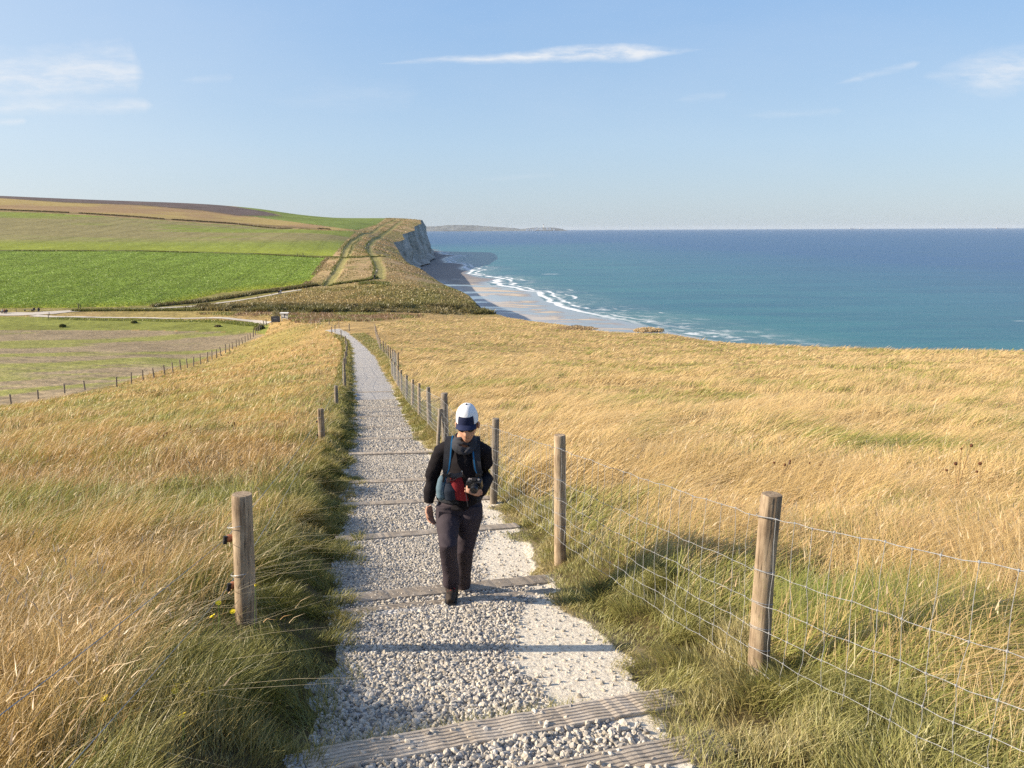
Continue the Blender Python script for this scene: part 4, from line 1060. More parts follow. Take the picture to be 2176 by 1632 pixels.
for i, st in enumerate(STEPS[1:15], 1):
    xc = float(XC(np.array(st))); sl = float(step_slope(np.array(st)))
    wl = float(XL(np.array(st))) + .02 - xc; wr = float(XR(np.array(st))) - (.02 if i > 2 else -.02) - xc
    if i == 1: wr += .06
    d2 = np.array([1, sl]); nrm = np.array([-sl, 1.0]) / math.hypot(1, sl)
    wid = .19 if i < 5 else .17
    nL, prof_u = 60, []
    ng = 7
    for g in range(ng):                        # grooved profile across the board
        u0 = -wid + wid * g / ng; u1 = -wid + wid * (g + 1) / ng; gw = (u1 - u0)
        prof_u += [(u0 + gw * .05, -.005), (u0 + gw * .20, 0), (u0 + gw * .80, 0), (u0 + gw * .95, -.005)]
    prof_u = [(-wid, -.10), (-wid, -.008)] + prof_u + [(0, -.008), (0, -.10)]
    prof_u = np.array(prof_u)
    V = []
    for k in range(nL + 1):
        xl = wl + (wr - wl) * k / nL
        P0 = np.array([xc + xl, st + sl * xl])
        q = P0 - nrm * .03
        zb = float(zp(st + sl * xl * 1.0)) + .5 * min(.13, .17 * (st - STEPS[i - 1])) + .016
        zb += .004 * (random.random() - .5) + (.05 if i == 8 else (.022 if i > 4 else 0))
        o = P0[None] + nrm[None] * (prof_u[:, :1] + .006 * (vnoise(k * .3, i * 7.1) - .5))
        V.append(np.concatenate([o, (zb + prof_u[:, 1] + .003 * (random.random() - .5) + prof_u[:, 0] * -.05)[:, None]], 1))
    V = np.array(V); npf = len(prof_u)
    c0 = V.reshape(-1, 3).mean(0)
    fq = grid_faces(nL + 1, npf)
    ends = [np.array([[k * npf + j for j in range(npf)]]) for k in (0, nL)]
    ang = math.atan2(sl, 1)
    Rz = np.array([[math.cos(ang), math.sin(ang), 0], [-math.sin(ang), math.cos(ang), 0], [0, 0, 1]])
    root = mk('timber_step', (V.reshape(-1, 3) - c0) @ Rz.T, [fq, ends[0], ends[1]], W_step)
    root.location = c0; root.rotation_euler = (0, 0, ang)
    tag(root, 'grooved timber step, ' + step_text[i], 'step', 'timber steps in the gravel path')
# ------------------------------------------------------------------ fences
W_post = wood_mat('weathered_post', (.24, .175, .115), (.47, .365, .245), (5, 5, .35), 9, lich=.35)
W_grey = wood_mat('grey_post', (.19, .16, .125), (.37, .31, .24), (5, 5, .35), 9)
M_wire = simple_mat('galvanised_wire', (.36, .36, .355), .5, .4, .3, 30, metal=.3)
def post_mb(h, r, seed, n=22, crack=True, taper=.93, top_tilt=.0, bow=.0):
    rg = np.random.default_rng(seed); m_ = 14
    zz = np.concatenate([[-.28], np.linspace(0, h - .006, m_ - 2), [h]])
    a = np.linspace(0, 2 * math.pi, n, endpoint=False)
    ca = rg.random() * 6.28 if crack is True else (crack if crack else 0)
    V = []
    for k, z in enumerate(zz):
        rr = r * (1 - (1 - taper) * z / h) * (1 + .05 * (vnoise(a * 2.2, a * 0 + z * 3, seed) - .5) * 2)
        rr = rr * (1 + .035 * (vnoise(np.cos(a) * 2 + 5, np.sin(a) * 2 + z * 1.3, seed + 3) - .5) * 2)
        if crack:
            d_ = np.abs((a - ca + math.pi) % (2 * math.pi) - math.pi)
            rr = rr * (1 - (.30 * np.exp(-(d_ / .10) ** 2)) * smooth(z, h * .2, h * .9))
        if k == len(zz) - 1: rr = rr * .955
        x = np.cos(a) * rr + bow * math.sin(z * 2.4); y = np.sin(a) * rr
        V.append(np.stack([x, y, z + top_tilt * x * (k >= len(zz) - 2)], -1))
    V = np.concatenate(V); mb = MB()
    i = np.arange(len(zz) * n).reshape(len(zz), n); j = np.roll(i, -1, 1)
    mb.add(V, np.stack([i[:-1], j[:-1], j[1:], i[1:]], -1).reshape(-1, 4))
    tp = V[-n:].copy(); tc = tp.mean(0) + np.array([0, 0, .003]); mb.add(np.vstack([tp, tc]), np.stack([np.arange(n), np.roll(np.arange(n), -1), np.full(n, n)], -1))
    return mb
def place_post(parent, X, Y, ztop, r, mat, seed, name='post', tilt=(0, 0), z0=None, **kw):
    z0 = gz(X, Y) if z0 is None else z0
    h = max(.5, ztop - z0)
    o = post_mb(h, r, seed, **kw).build(name, mat, parent, smooth_sh=True)
    o.location = (X, Y, z0); o.rotation_euler = (tilt[0], tilt[1], random.random() * 6.28 if kw.get('crack', True) is True else 0)
    return o, h, z0

# wire mesh fence on the right
rf = empty('wire_fence', (0, 0, 0), label='sheep wire fence on round wooden posts running down the right of the path', cat='fence')
posts = []
for Y, top, r, kw in ((0.9, None, .058, {}), (4.1, at(1625, 1050, 4.1)[2], .058, dict(crack=4.5, bow=-.012)), (7.3, at(1196, 908, 7.3)[2], .060, dict(crack=False)), (11.1, at(1048, 876, 11.1)[2], .056, dict(crack=5.0)), (14.3, None, .055, {}),
                      (17.9, at(945, 835, 17.9)[2], .085, {}), (22.3, at(913, 822, 22.3)[2], .066, {}), (26.5, at(892, 814, 26.5)[2], .055, {}), (30.2, None, .062, {}), (34.5, None, .06, {}), (39, None, .06, {})):
    X = float(XF(Y)); z = gz(X, Y); zt_ = top if top is not None else z + 1.12
    zt_ = min(max(zt_, z + 1.0), z + 1.3)
    posts.append((X, Y, z, zt_, r, kw))
Yp = 43.0
while Y < 200 and Yp < 118:
    X = float(XF(Yp)); z = gz(X, Yp); posts.append((X, Yp, z, z + 1.1 + .12 * random.random(), .06 + .015 * random.random(), {})); Yp += 3.8 + .6 * random.random()
tail = [(742, 704), (720, 697), (700, 691), (680, 689), (660, 689)]
for x, y in tail:
    p = hit(x, y, 100, 185); posts.append((p[0], p[1], gz(p[0], p[1]), gz(p[0], p[1]) + 1.15, .075, {}))
for k, (X, Y, z, zt_, r, kw) in enumerate(posts):
    if k == 5:     # sturdier strainer post with a leaning strut
        place_post(rf, X, Y, zt_, r, W_grey, 50 + k, z0=z)
        st = MB(); st.tube([(X - .17, Y - .22, gz(X - .17, Y - .22) - .1), (X - .10, Y - .07, zt_ - .36)], .045, 12); st.build('strut', W_grey, rf, True)
    else:
        place_post(rf, X, Y, zt_, r, W_post if (k * 7) % 3 else W_grey, 50 + k, z0=z, tilt=(random.uniform(-.03, .03), random.uniform(-.02, .035)) if k != 1 else (0, .02), **kw)
WH = [.12, .43, .62, .77, .90, 1.02]         # wires, measured down from the post top
def sidepos(k):                              # wires run along the path side of the posts
    X, Y, z, zt_, r, kw = posts[k]; j = min(k + 1, len(posts) - 1); i_ = max(k - 1, 0)
    d = np.array([posts[j][0] - posts[i_][0], posts[j][1] - posts[i_][1]]); d /= np.linalg.norm(d)
    n_ = np.array([-d[1], d[0]]); n_ = n_ if n_[0] < 0 else -n_
    return np.array([X, Y]) + n_ * (r + .004), zt_, z
hw, vw, kn = MB(), MB(), MB()
for k in range(len(posts) - 1):
    (a, za, ga), (c, zc, gc) = sidepos(k), sidepos(k + 1)
    L = math.hypot(*(c - a)); near = posts[k][1] < 16
    ns = max(3, int(L / .11)) if posts[k][1] < 9 else (max(3, int(L / .3)) if near else 3)
    rw = .0015 if posts[k][1] < 10 else (.0017 if near else .003)
    bul = .03 * random.uniform(-1, 1)
    def wp(u, d, q=0.0):
        p = a + (c - a) * u; sag = .012 * L / 3 * 4 * u * (1 - u) * (1 if d > .2 else .6)
        zt_ = za + (zc - za) * u
        off = bul * math.sin(math.pi * u) * (d / 1.0) + .010 * math.sin(u * L * 9 + d * 40) * near
        return np.array([p[0] + off, p[1] + off * .3, zt_ - d - sag + (.004 * math.sin(u * L * 23 + d * 70) if near else 0)])
    for d in WH: hw.tube([wp(u, d) for u in np.linspace(0, 1, ns + 1)], rw if d > .2 else rw * 1.25, 4, False)
    if posts[k][1] < 60:
        stp = .155 if posts[k][1] < 16 else .30
        for s_ in np.arange(stp * .5, L, stp):
            u = s_ / L; jit = [random.uniform(-.012, .012) for _ in WH]
            pts = []
            for q, d in enumerate(WH):
                pts.append(wp(u + jit[q] / L, d))
                if q < len(WH) - 1 and near: pts.append(.5 * (wp(u + jit[q] / L, d) + wp(u + jit[q + 1] / L, WH[q + 1])) + np.array([random.uniform(-.008, .008), random.uniform(-.008, .008), 0]))
            vw.tube(pts, rw * .95, 4, False)
            if posts[k][1] < 9:
                for q, d in enumerate(WH): vw.box(wp(u + jit[q] / L, d), (.008, .010, .011), bev=.003)
hw.build('strand', M_wire, rf); vw.build('wire_netting', M_wire, rf)
for k in (1, 2, 3):                          # staples and wire turned round the near posts
    X, Y, z, zt_, r, kw = posts[k]
    for d in WH[:5]:
        st = MB()
        aa = np.linspace(-2.3, 2.3, 14) + math.pi
        st.tube([(X + math.cos(t) * (r + .003), Y + math.sin(t) * (r + .003), zt_ - d + .006 * math.sin(t * 2)) for t in aa], .0022, 4, False)
        st.build('wire_tie', M_wire, rf)

# low two-strand fence on the left
lf = empty('post_and_wire_fence', (0, 0, 0), label='low fence left of the path with two thin wires on widely spaced posts', cat='fence')
lp = []
Y = 17.4
for Yq, xt, yt, r in ((-3.2, None, None, .07), (4.7, 503, 1050, .066), (17.4, 681, 873, .075), (29.4, 714, 830, .075), (40, 732, 800, .075)):
    X = float(XFL(Yq)) if xt is None else ray(xt, yt)[0] * Yq
    z = gz(X, Yq); zt_ = z + 1.1 if yt is None else min(max(at(xt, yt, Yq)[2], z + .85), z + 1.35)
    lp.append((X, Yq, z, zt_, r))
for Yq in (51, 63, 75, 86, 96, 106):
    X = float(XFL(Yq)); z = gz(X, Yq); lp.append((X, Yq, z, z + 1.15, .075))
for x, y in ((705, 706), (712, 702)):
    p = hit(x, y + 4, 90, 180); lp.append((p[0], p[1], gz(p[0], p[1]), gz(p[0], p[1]) + 1.1, .075))
for k, (X, Y, z, zt_, r) in enumerate(lp):
    place_post(lf, X, Y, zt_, r, W_post if k in (1, 2) else W_grey, 120 + k, z0=z, crack=(5.6 if k == 1 else True), tilt=(0, .035 if k == 1 else 0))
lw = MB()
M_ins = simple_mat('terracotta_insulator', (.33, .14, .07), .5, .4, .2)
M_dark = simple_mat('black_rubber', (.015, .015, .016), .5, .3, .2)
for k in range(6):
    (X0, Y0, z0, t0, r0), (X1, Y1, z1, t1, r1) = lp[k], lp[k + 1]
    for d in (.30, .62):
        L = math.hypot(X1 - X0, Y1 - Y0); u = np.linspace(0, 1, 24)
        lw.tube(np.stack([X0 - r0 - .03 + (X1 - r1 - X0 + r0) * u, Y0 + (Y1 - Y0) * u, (t0 - d) + (t1 - t0) * u - .25 * u * (1 - u)], -1), (.0018 if k < 1 else .0026) if k < 2 else .004, 4, False)
lw.build('strand', M_wire, lf)
for k in (1, 2):
    X, Y, z, zt_, r = lp[k]
    for d in (.30, .62):
        ins = MB(); ins.tube([(X - r + .02, Y + .03, zt_ - d), (X - r - .012, Y + .02, zt_ - d), (X - r - .026, Y, zt_ - d)], [.020, .027, .016], 12)
        io = ins.build('insulator', M_ins, lf, True)
        cp = MB(); cp.tube([(X - r - .022, Y - .005, zt_ - d + .024), (X - r - .028, Y - .012, zt_ - d - .024)], [.014, .014], 10); cp.build('bracket', M_dark, io, True)
        rg_ = MB(); aa = np.linspace(2.4, 5.4, 14)
        rg_.tube([(X + math.cos(t) * (r + .004), Y + math.sin(t) * (r + .004), zt_ - d + .10 + .012 * math.sin(t * 1.5)) for t in aa], .0025, 4, False); rg_.build('wire_tie', M_wire, lf)

# field fence running down to the boards
ff = empty('field_fence', (0, 0, 0), label='long line of small posts between the meadow and the sown field', cat='fence')
fp = []
for k, (x, y) in enumerate(FIELD_PX):
    Yk = np.interp(k, [0, 2, 6, 16, len(FIELD_PX) - 1], [72, 80, 93, 125, 172]); d = ray(x, y)
    X = d[0] * Yk; z = gz(X, Yk); fp.append((X, Yk, z))
    place_post(ff, X, Yk, max(z + 1.15, d[2] * Yk + 1.15) + random.uniform(-.1, .15), .085 + .02 * random.random(), W_grey, 200 + k, z0=z, n=10, tilt=(random.uniform(-.06, .06), random.uniform(-.08, .08)))
fw = MB()
for (a, c) in zip(fp[:-1], fp[1:]):
    for d in (.35, .75, 1.05): fw.tube([(a[0], a[1] - .09, a[2] + d), (c[0], c[1] - .09, c[2] + d)], .004, 4, False)
fw.build('strand', M_wire, ff)

# ------------------------------------------------------------------ notice boards where the path reaches the valley
M_board = simple_mat('dark_board', (.10, .105, .115), .7, .3, .3, 3)
M_white = simple_mat('white_panel', (.75, .73, .68), .6, .3, .08, 3)
W_dark = wood_mat('stained_timber', (.10, .085, .07), (.20, .17, .14), (6, 6, 1), 6)
def board(x, y, Yk, w, h, leg, name, label, tilt, frame_m, panel_m, white_top):
    d = ray(x, y); X = d[0] * Yk; z = gz(X, Yk)
    t = empty(name, (X, Yk, z), rz=tilt, label=label, cat='sign', group='notice boards at the path end')
    for s in (-1, 1):
        l = MB(); l.box((s * (w / 2 - .06), 0, (leg + h) / 2 - .1), (.12, .12, leg + h + .2), bev=.015); l.build('leg', frame_m, t)
    f = MB()
    for zc_, th in ((leg + h, .12), (leg, .09)): f.box((0, 0, zc_), (w + .1, .14, th), bev=.01)
    for s in (-1, 1): f.box((s * (w / 2 + .01), -.01, leg + h / 2), (.10, .16, h), bev=.01)
    f.build('frame', frame_m, t)
    p = MB(); p.box((0, -.02, leg + h / 2), (w - .14, .05, h - .1)); pan = p.build('panel', panel_m, t)
    if white_top:
        r = MB(); r.box((0, .05, leg + h + .13), (w + .5, .7, .10), R=Matrix.Rotation(math.radians(12), 3, 'X'), bev=.01); r.build('roof', M_white, t)
        q = MB()
        for px_, pz_, pw, ph in ((-.32, .05, .5, .7), (.35, -.15, .45, .55), (.40, .32, .3, .25)): q.box((px_, -.055, leg + h / 2 + pz_ * .6), (pw, .012, ph * .9))
        q.build('poster', M_white, pan)
    else:
        q = MB()
        for k in range(2): q.box((-.25 + .3 * k, -.055, leg + h / 2 + .18 - .1 * k), (w * .32, .012, .05))
        q.build('writing_line', simple_mat('pale_paint', (.45, .46, .48), .7, .3, .1), pan)
    return t
board(586, 684, 169, 1.75, 1.15, .35, 'notice_board', 'dark unlit notice board with white marks, left one of the pair', .15, M_board, M_board, False)
board(605, 684, 170, 1.35, 1.0, .45, 'information_board', 'white roofed information board with dark panel beside the dark board', -.1, M_white, M_board, True)
# stick post and bare little tree behind the boards
def spike_bush(x, y, Yk, h, label):
    d = ray(x, y); X = d[0] * Yk; z = gz(X, Yk); rg = np.random.default_rng(int(x))
    t = empty('bush', (X, Yk, z), label=label, cat='bush')
    mb = MB(); lf_ = Sward()
    for k in range(46):
        a = rg.random() * 6.28; L = h * (.5 + .5 * rg.random()); sp = .45 * rg.random()
        tip = np.array([math.cos(a) * L * sp, math.sin(a) * L * sp, L]); mb.tube([(0, 0, -.1), tip * .5 + np.array([0, 0, .05]), tip], [.03, .02, .008], 4, False)
    mb.build('stem', W_grey, t)
    n = 900; u = rg.random((n, 3)); a = u[:, 0] * 6.28; rr = .42 * h * np.sqrt(u[:, 1]); zz = h * (.15 + .85 * u[:, 2]); rr *= np.sin(np.clip(zz / h, .05, 1) * 2.6)
    lf_.add(np.stack([np.cos(a) * rr, np.sin(a) * rr, zz], -1), np.full(n, .22), np.full(n, .10), rg.random(n) * 6.28, np.full(n, .8), rg.random(n) * 3.14, np.tile(A_(.24, .22, .10), (n, 1)), np.tile(A_(.33, .28, .14), (n, 1)), 1)
    mk('foliage', np.concatenate(lf_.V), np.concatenate(lf_.T), G_mat, t, np.concatenate(lf_.C))
spike_bush(587, 680, 173, 2.4, 'thin straw coloured bush standing behind the dark notice board')
def mound_bush(x, y, Y0, Y1, r, h, label, c1, c2, n=1600, group=None, sy=1.0):
    p = hit(x, y, Y0, Y1); rg = np.random.default_rng(int(x * 3 + y)); z = gz(p[0], p[1])
    t = empty('bush', (p[0], p[1], z), label=label, cat='bush', group=group)
    st = MB()
    for k in range(9):
        a = rg.random() * 6.28; st.tube([(0, 0, -.1), (math.cos(a) * r * .35, math.sin(a) * r * .35 * sy, h * .6)], [.04, .015], 5, False)
    st.build('stem', W_dark, t)
    u = rg.normal(size=(n, 3)); u /= np.linalg.norm(u, axis=1)[:, None]; u[:, 2] = np.abs(u[:, 2]); rad = (.72 + .35 * fbm(u[:, 0] * 2.5 + x, u[:, 1] * 2.5 + u[:, 2] * 2, 7, 3)) * rg.random(n) ** .3
    P = u * rad[:, None] * np.array([r, r * sy, h]); sw = Sward(); c = cmix(np.tile(c1, (n, 1)), np.tile(c2, (n, 1)), rg.random(n))
    sw.add(P, np.full(n, .22 * h + .08), np.full(n, .16), rg.random(n) * 6.28, rg.random(n), rg.random(n) * 3.14, c * .9, c, 2)
    mk('foliage', np.concatenate(sw.V), np.concatenate(sw.T), G_mat, t, np.concatenate(sw.C))
mound_bush(551, 701, 120, 190, 1.3, 1.2, 'dark green bush beside the field fence just below the boards', DKGREEN, OLIVE)
mound_bush(133, 695, 120, 190, .9, .7, 'dark tuft at the edge of the sown field, left of the others', DKGREEN * .8, OLIVE * .7, 700)
mound_bush(285, 687, 120, 195, .8, .6, 'small dark tuft in the green strip, nearest the white path', DKGREEN * .8, OLIVE * .7, 700)
mound_bush(463, 694, 120, 195, .9, .4, 'flat dark tuft in the green strip toward the field fence', DKGREEN * .8, A_(.2, .13, .07), 700)
# gate posts and marker posts along the white tracks
def lone_post(x, y, Y0, Y1, h, r, label, mat=W_dark):
    p = hit(x, y, Y0, Y1); z = gz(p[0], p[1])
    o = post_mb(h, r, int(x + y), n=10, crack=False).build('marker_post', mat, None, True); o.location = (p[0], p[1], z)
    tag(o, label, 'post', 'small posts beside the white tracks')
for x, y, h, r, lb in ((167, 657, 1.55, .12, 'taller dark post at the field edge, left of a close pair'), (171, 657, 1.45, .09, 'thinner dark post at the field edge, right of a close pair'), (105, 671.5, .95, .08, 'short pale post on the wide part of the white track'),
                    (103, 676, .9, .09, 'dark post where the footpath leaves the white track'), (35, 663, .9, .07, 'slim post between the two benches'), (400, 657, 1.2, .09, 'post beside the track below the crop corner'), (440, 648, 1.2, .09, 'post on the lower bend of the climbing track'),
                    (548, 637, 1.1, .09, 'post halfway up the climbing track'), (578, 630, 1.0, .08, 'post just below the two walkers on the track'), (632, 622, 1.0, .08, 'post above the two walkers on the track'), (651, 614, 1.0, .08, 'topmost post beside the climbing track')):
    lone_post(x, y, 150, 300, h, r, lb)
# yellow marker on the clifftop
p = hit(812, 547, 250, 500); mb = MB(); mb.box((0, 0, .45), (.08, .08, .9), bev=.01); mb.box((0, -.02, 1.0), (1.1, .06, .75), bev=.02)
o = mb.build('warning_sign', simple_mat('yellow_board', (.75, .60, .22), .6, .3, .05)); o.location = (p[0], p[1], gz(p[0], p[1])); tag(o, 'tiny pale yellow sign alone on the clifftop grass', 'sign')

# ------------------------------------------------------------------ lighthouse, houses and ships far off
M_wall = simple_mat('whitewash', (.80, .79, .76), .8, .2, .04)
M_slate = simple_mat('slate', (.12, .12, .13), .8, .2, .1)
d = at(1155, 484.5, DC + 150); zb = float(np.interp(d[0], CAPT[:, 0], HH)) - 6
t = empty('lighthouse', (d[0], DC + 120, zb), label='slim lighthouse on the far cape', cat='lighthouse')
mb = MB(); mb.tube([(0, 0, -15), (0, 0, 60)], [13, 9], 16); mb.build('tower', M_wall, t, True)
mb = MB(); mb.tube([(0, 0, 60), (0, 0, 63)], [13, 13], 16); mb.build('gallery', M_slate, t); mb = MB(); mb.tube([(0, 0, 63), (0, 0, 75), (0, 0, 82)], [7, 7, .5], 12); mb.build('lantern', M_slate, t)
rg = np.random.default_rng(3)
for k, x in enumerate((1119, 1122, 1127, 1131, 1136, 1140, 1146, 1150, 1162, 1168, 1176)):
    X = ray(x, 486)[0] * DC; zb = SEA + (float(np.interp(X, CAPT[:, 0], HH)) - SEA) * (.30 + .45 * rg.random())
    wd, dp, hh = 24 + 26 * rg.random(), 20, 12 + 8 * rg.random()
    t = empty('house', (X, DC - 250, zb), label='tiny white house on the slope of the far cape', cat='house', group='white houses on the far cape')
    mb = MB(); mb.box((0, 0, hh / 2 - 15), (wd, dp, hh + 30)); mb.build('wall', M_wall, t)
    mb = MB(); mb.add([(-wd / 2 - 1, -dp / 2 - 1, hh + .2), (wd / 2 + 1, -dp / 2 - 1, hh + .2), (wd / 2 + 1, dp / 2 + 1, hh + .2), (-wd / 2 - 1, dp / 2 + 1, hh + .2), (-wd / 2, 0, hh + 7), (wd / 2, 0, hh + 7)], [[0, 1, 5, 4], [2, 3, 4, 5]]); mb.add([(-wd / 2 - 1, -dp / 2 - 1, hh + .2), (-wd / 2 - 1, dp / 2 + 1, hh + .2), (-wd / 2, 0, hh + 7), (wd / 2 + 1, -dp / 2 - 1, hh + .2), (wd / 2 + 1, dp / 2 + 1, hh + .2), (wd / 2, 0, hh + 7)], [[0, 2, 1], [3, 4, 5]]); mb.build('roof', M_slate, t)
M_hull = simple_mat('hull_paint', (.20, .16, .16), .6, .3, .1)
for x, L, lb in ((1812, 190, 'faint ferry with a tall white block, left of the ships on the horizon'), (1830, 110, 'smaller low ship close behind the ferry on the horizon'), (2003, 130, 'lone small white ship on the horizon between the others'), (2128, 330, 'long low cargo ship at the right of the horizon')):
    Ys = 24000.0; X = ray(x, 486)[0] * Ys
    t = empty('ship', (X, Ys, SEA), label=lb, cat='ship', group='ships on the horizon')
    hh = 12; mb = MB()
    mb.add([(-L / 2, -12, -2), (L / 2 - 14, -12, -2), (L / 2, 0, hh + 3), (L / 2 - 14, 12, -2), (-L / 2, 12, -2), (-L / 2, -13, hh), (L / 2 - 8, -13, hh), (L / 2 - 8, 13, hh), (-L / 2, 13, hh)], [[0, 1, 6, 5], [3, 4, 8, 7], [4, 0, 5, 8], [5, 6, 7, 8]]); mb.add([(L / 2 - 14, -12, -2), (L / 2, 0, hh + 3), (L / 2 - 8, -13, hh), (L / 2 - 14, 12, -2), (L / 2 - 8, 13, hh)], [[0, 1, 2], [3, 4, 1], [2, 1, 4]])
    mb.build('hull', M_hull, t)
    mb = MB(); w_ = L * (.55 if L == 190 else .16); mb.box((-L / 2 + w_ / 2 + 8, 0, hh + 11), (w_, 20, 22), bev=2); mb.build('superstructure', M_wall, t)
    mb = MB(); mb.tube([(-L / 2 + 20, 0, hh + 20), (-L / 2 + 18, 0, hh + 34)], [4, 3.4], 10); mb.build('funnel', M_hull, t)
# a gull over the sea
g = at(2107, 462, 330); mb = MB(); mb.tube([(-.22, 0, 0), (-.1, 0, .02), (.1, 0, .02), (.28, 0, 0)], [.02, .07, .08, .01], 8)
o = mb.build('gull', simple_mat('gull_plumage', (.55, .55, .56), .8, .2, .1), None, True); o.location = g; o.rotation_euler = (0, 0, .8)
for s in (-1, 1):
    wm = MB(); wm.add([(-.06, 0, .03), (.10, 0, .03), (.12, s * .35, .20), (-.04, s * .35, .20), (-.08, s * .68, .10), (-.02, s * .68, .10), (-.06, 0, .05), (.10, 0, .05), (.12, s * .35, .215), (-.04, s * .35, .215), (-.08, s * .68, .11), (-.02, s * .68, .11)], [[0, 1, 2, 3], [3, 2, 5, 4], [6, 7, 8, 9], [9, 8, 11, 10], [1, 7, 8, 2], [2, 8, 11, 5], [0, 6, 9, 3], [3, 9, 10, 4]])
    wm.build('wing', bpy.data.materials['gull_plumage'], o)
tag(o, 'lone gull flying above the sea horizon at the right', 'gull')
# ------------------------------------------------------------------ people
def fuse(mb, name, mat, parent, voxel=.008, it=4, fac=.5, col=None):
    """join overlapping tubes into one continuous smooth surface"""
    o = mb.build(name + '_raw', mat, None)
    md = o.modifiers.new('r', 'REMESH'); md.mode = 'VOXEL'; md.voxel_size = voxel; md.use_smooth_shade = True
    ms = o.modifiers.new('s', 'SMOOTH'); ms.iterations = it; ms.factor = fac
    dg = bpy.context.evaluated_depsgraph_get(); me = bpy.data.meshes.new_from_object(o.evaluated_get(dg))
    me.name = name; old = o.data; bpy.data.objects.remove(o); bpy.data.meshes.remove(old)
    me.materials.clear(); me.materials.append(mat)
    me.polygons.foreach_set('use_smooth', np.ones(len(me.polygons), bool))
    n = bpy.data.objects.new(name, me); COL.objects.link(n); n.parent = parent
    return n
def wrinkle(o, amp, sc, stretch=(1, 1, 1), seed=0):
    me = o.data; n = len(me.vertices); co = np.empty(n * 3, np.float32); me.vertices.foreach_get('co', co); co = co.reshape(-1, 3)
    nr = np.empty(n * 3, np.float32); me.vertices.foreach_get('normal', nr); nr = nr.reshape(-1, 3)
    a = fbm(co[:, 0] * sc * stretch[0] + co[:, 1] * sc * .7, co[:, 2] * sc * stretch[2] + co[:, 1] * sc * .5, seed, 4) - .5
    ridge = 1 - np.abs(a) * 5
    co = co + nr * (np.clip(ridge, -1, 1) * amp)[:, None]
    me.vertices.foreach_set('co', co.astype(np.float32).ravel()); me.update()

def cloth(name, c, rough=.85, var=.25, bump=.3, bs=120, sheen=.0): return simple_mat(name, c, rough, .2, var, 9, bump, bs, sheen=sheen)
M_skin = simple_mat('skin', (.50, .27, .18), .55, .35, .12, 14, .05, 60)
M_fleece = cloth('black_fleece', (.010, .008, .010), .9, .3, .4, 160)
M_trs = cloth('plum_trousers', (.044, .034, .041), .8, .2, .25, 70)
M_scarf = cloth('grey_scarf', (.034, .035, .042), .85, .6, .3, 60)
M_strap = cloth('strap_webbing', (.030, .031, .036), .8, .3, .3, 200)
M_blue = cloth('blue_trim', (.014, .11, .24), .6, .2, .1)
M_cap = cloth('white_cap', (.74, .75, .76), .8, .06, .25, 80)
M_navy = cloth('navy_cap', (.016, .022, .060), .75, .25, .2, 150)
M_pouch = cloth('slate_blue_pouch', (.10, .155, .19), .8, .15, .2, 200)
M_red = cloth('dark_red_cloth', (.21, .018, .022), .75, .25, .2, 60)
M_boot = cloth('boot_leather', (.045, .034, .027), .75, .4, .4, 60)
M_lace = cloth('red_lace', (.22, .02, .03), .7, .2, .1)
M_lens = simple_mat('dark_lens', (.008, .008, .009), .12, .6, .1)
M_cam = simple_mat('camera_body', (.012, .012, .013), .35, .5, .2)
M_glint = simple_mat('camera_metal', (.55, .56, .57), .25, .6, .1, metal=.8)
M_hair = simple_mat('auburn_hair', (.13, .045, .02), .6, .3, .3, 40)
J = lambda x, y, Y: at(x, y, Y)

# ---- the walker in front
Y0 = 5.9
base = np.array([J(968, 1278, 5.85)[0], 5.9, 0]); base[2] = gz(base[0], base[1])
person = None
def rel(p): return np.asarray(p, float) - base
def tb(mb, pts, rad, n=14): mb.tube([rel(p) for p in pts], rad, n)
person = empty('person', tuple(base), label='hiker in white and navy cap walking up the steps with a camera in hand', cat='person')
hipR, kneR, ankR = J(952, 1085, 5.98), J(952, 1163, 5.72), J(960, 1249, 5.93)
hipL, kneL, ankL = J(1000, 1085, 5.99), J(988, 1168, 6.02), J(983, 1246, 6.45)
gR = gz(ankR[0], ankR[1] - .05); ankR[2] = max(ankR[2], gR + .09)
pel = J(977, 1066, 6.02); wai = J(980, 1030, 6.02); che = J(984, 978, 5.97); nek = J(987, 933, 5.91); sho = J(984, 949, 5.95)
hed = J(993, 901, 5.82)
shR, elR, wrR = J(937, 955, 5.94), J(918, 1012, 6.03), J(911, 1070, 5.98)
shL, elL, wrL = J(1030, 955, 5.95), J(1034, 1015, 6.02), J(1020, 1048, 5.74)
# head frame: looking down at the steps
fwd = np.array([-.06, -math.cos(math.radians(15)), -math.sin(math.radians(15))]); fwd /= np.linalg.norm(fwd)
rgt = np.cross(fwd, [0, 0, 1]); rgt /= np.linalg.norm(rgt); upv = np.cross(rgt, fwd)
def H(r_, f_, u_): return hed + rgt * r_ + fwd * f_ + upv * u_      # r_: towards the viewer's left
bd = MB()
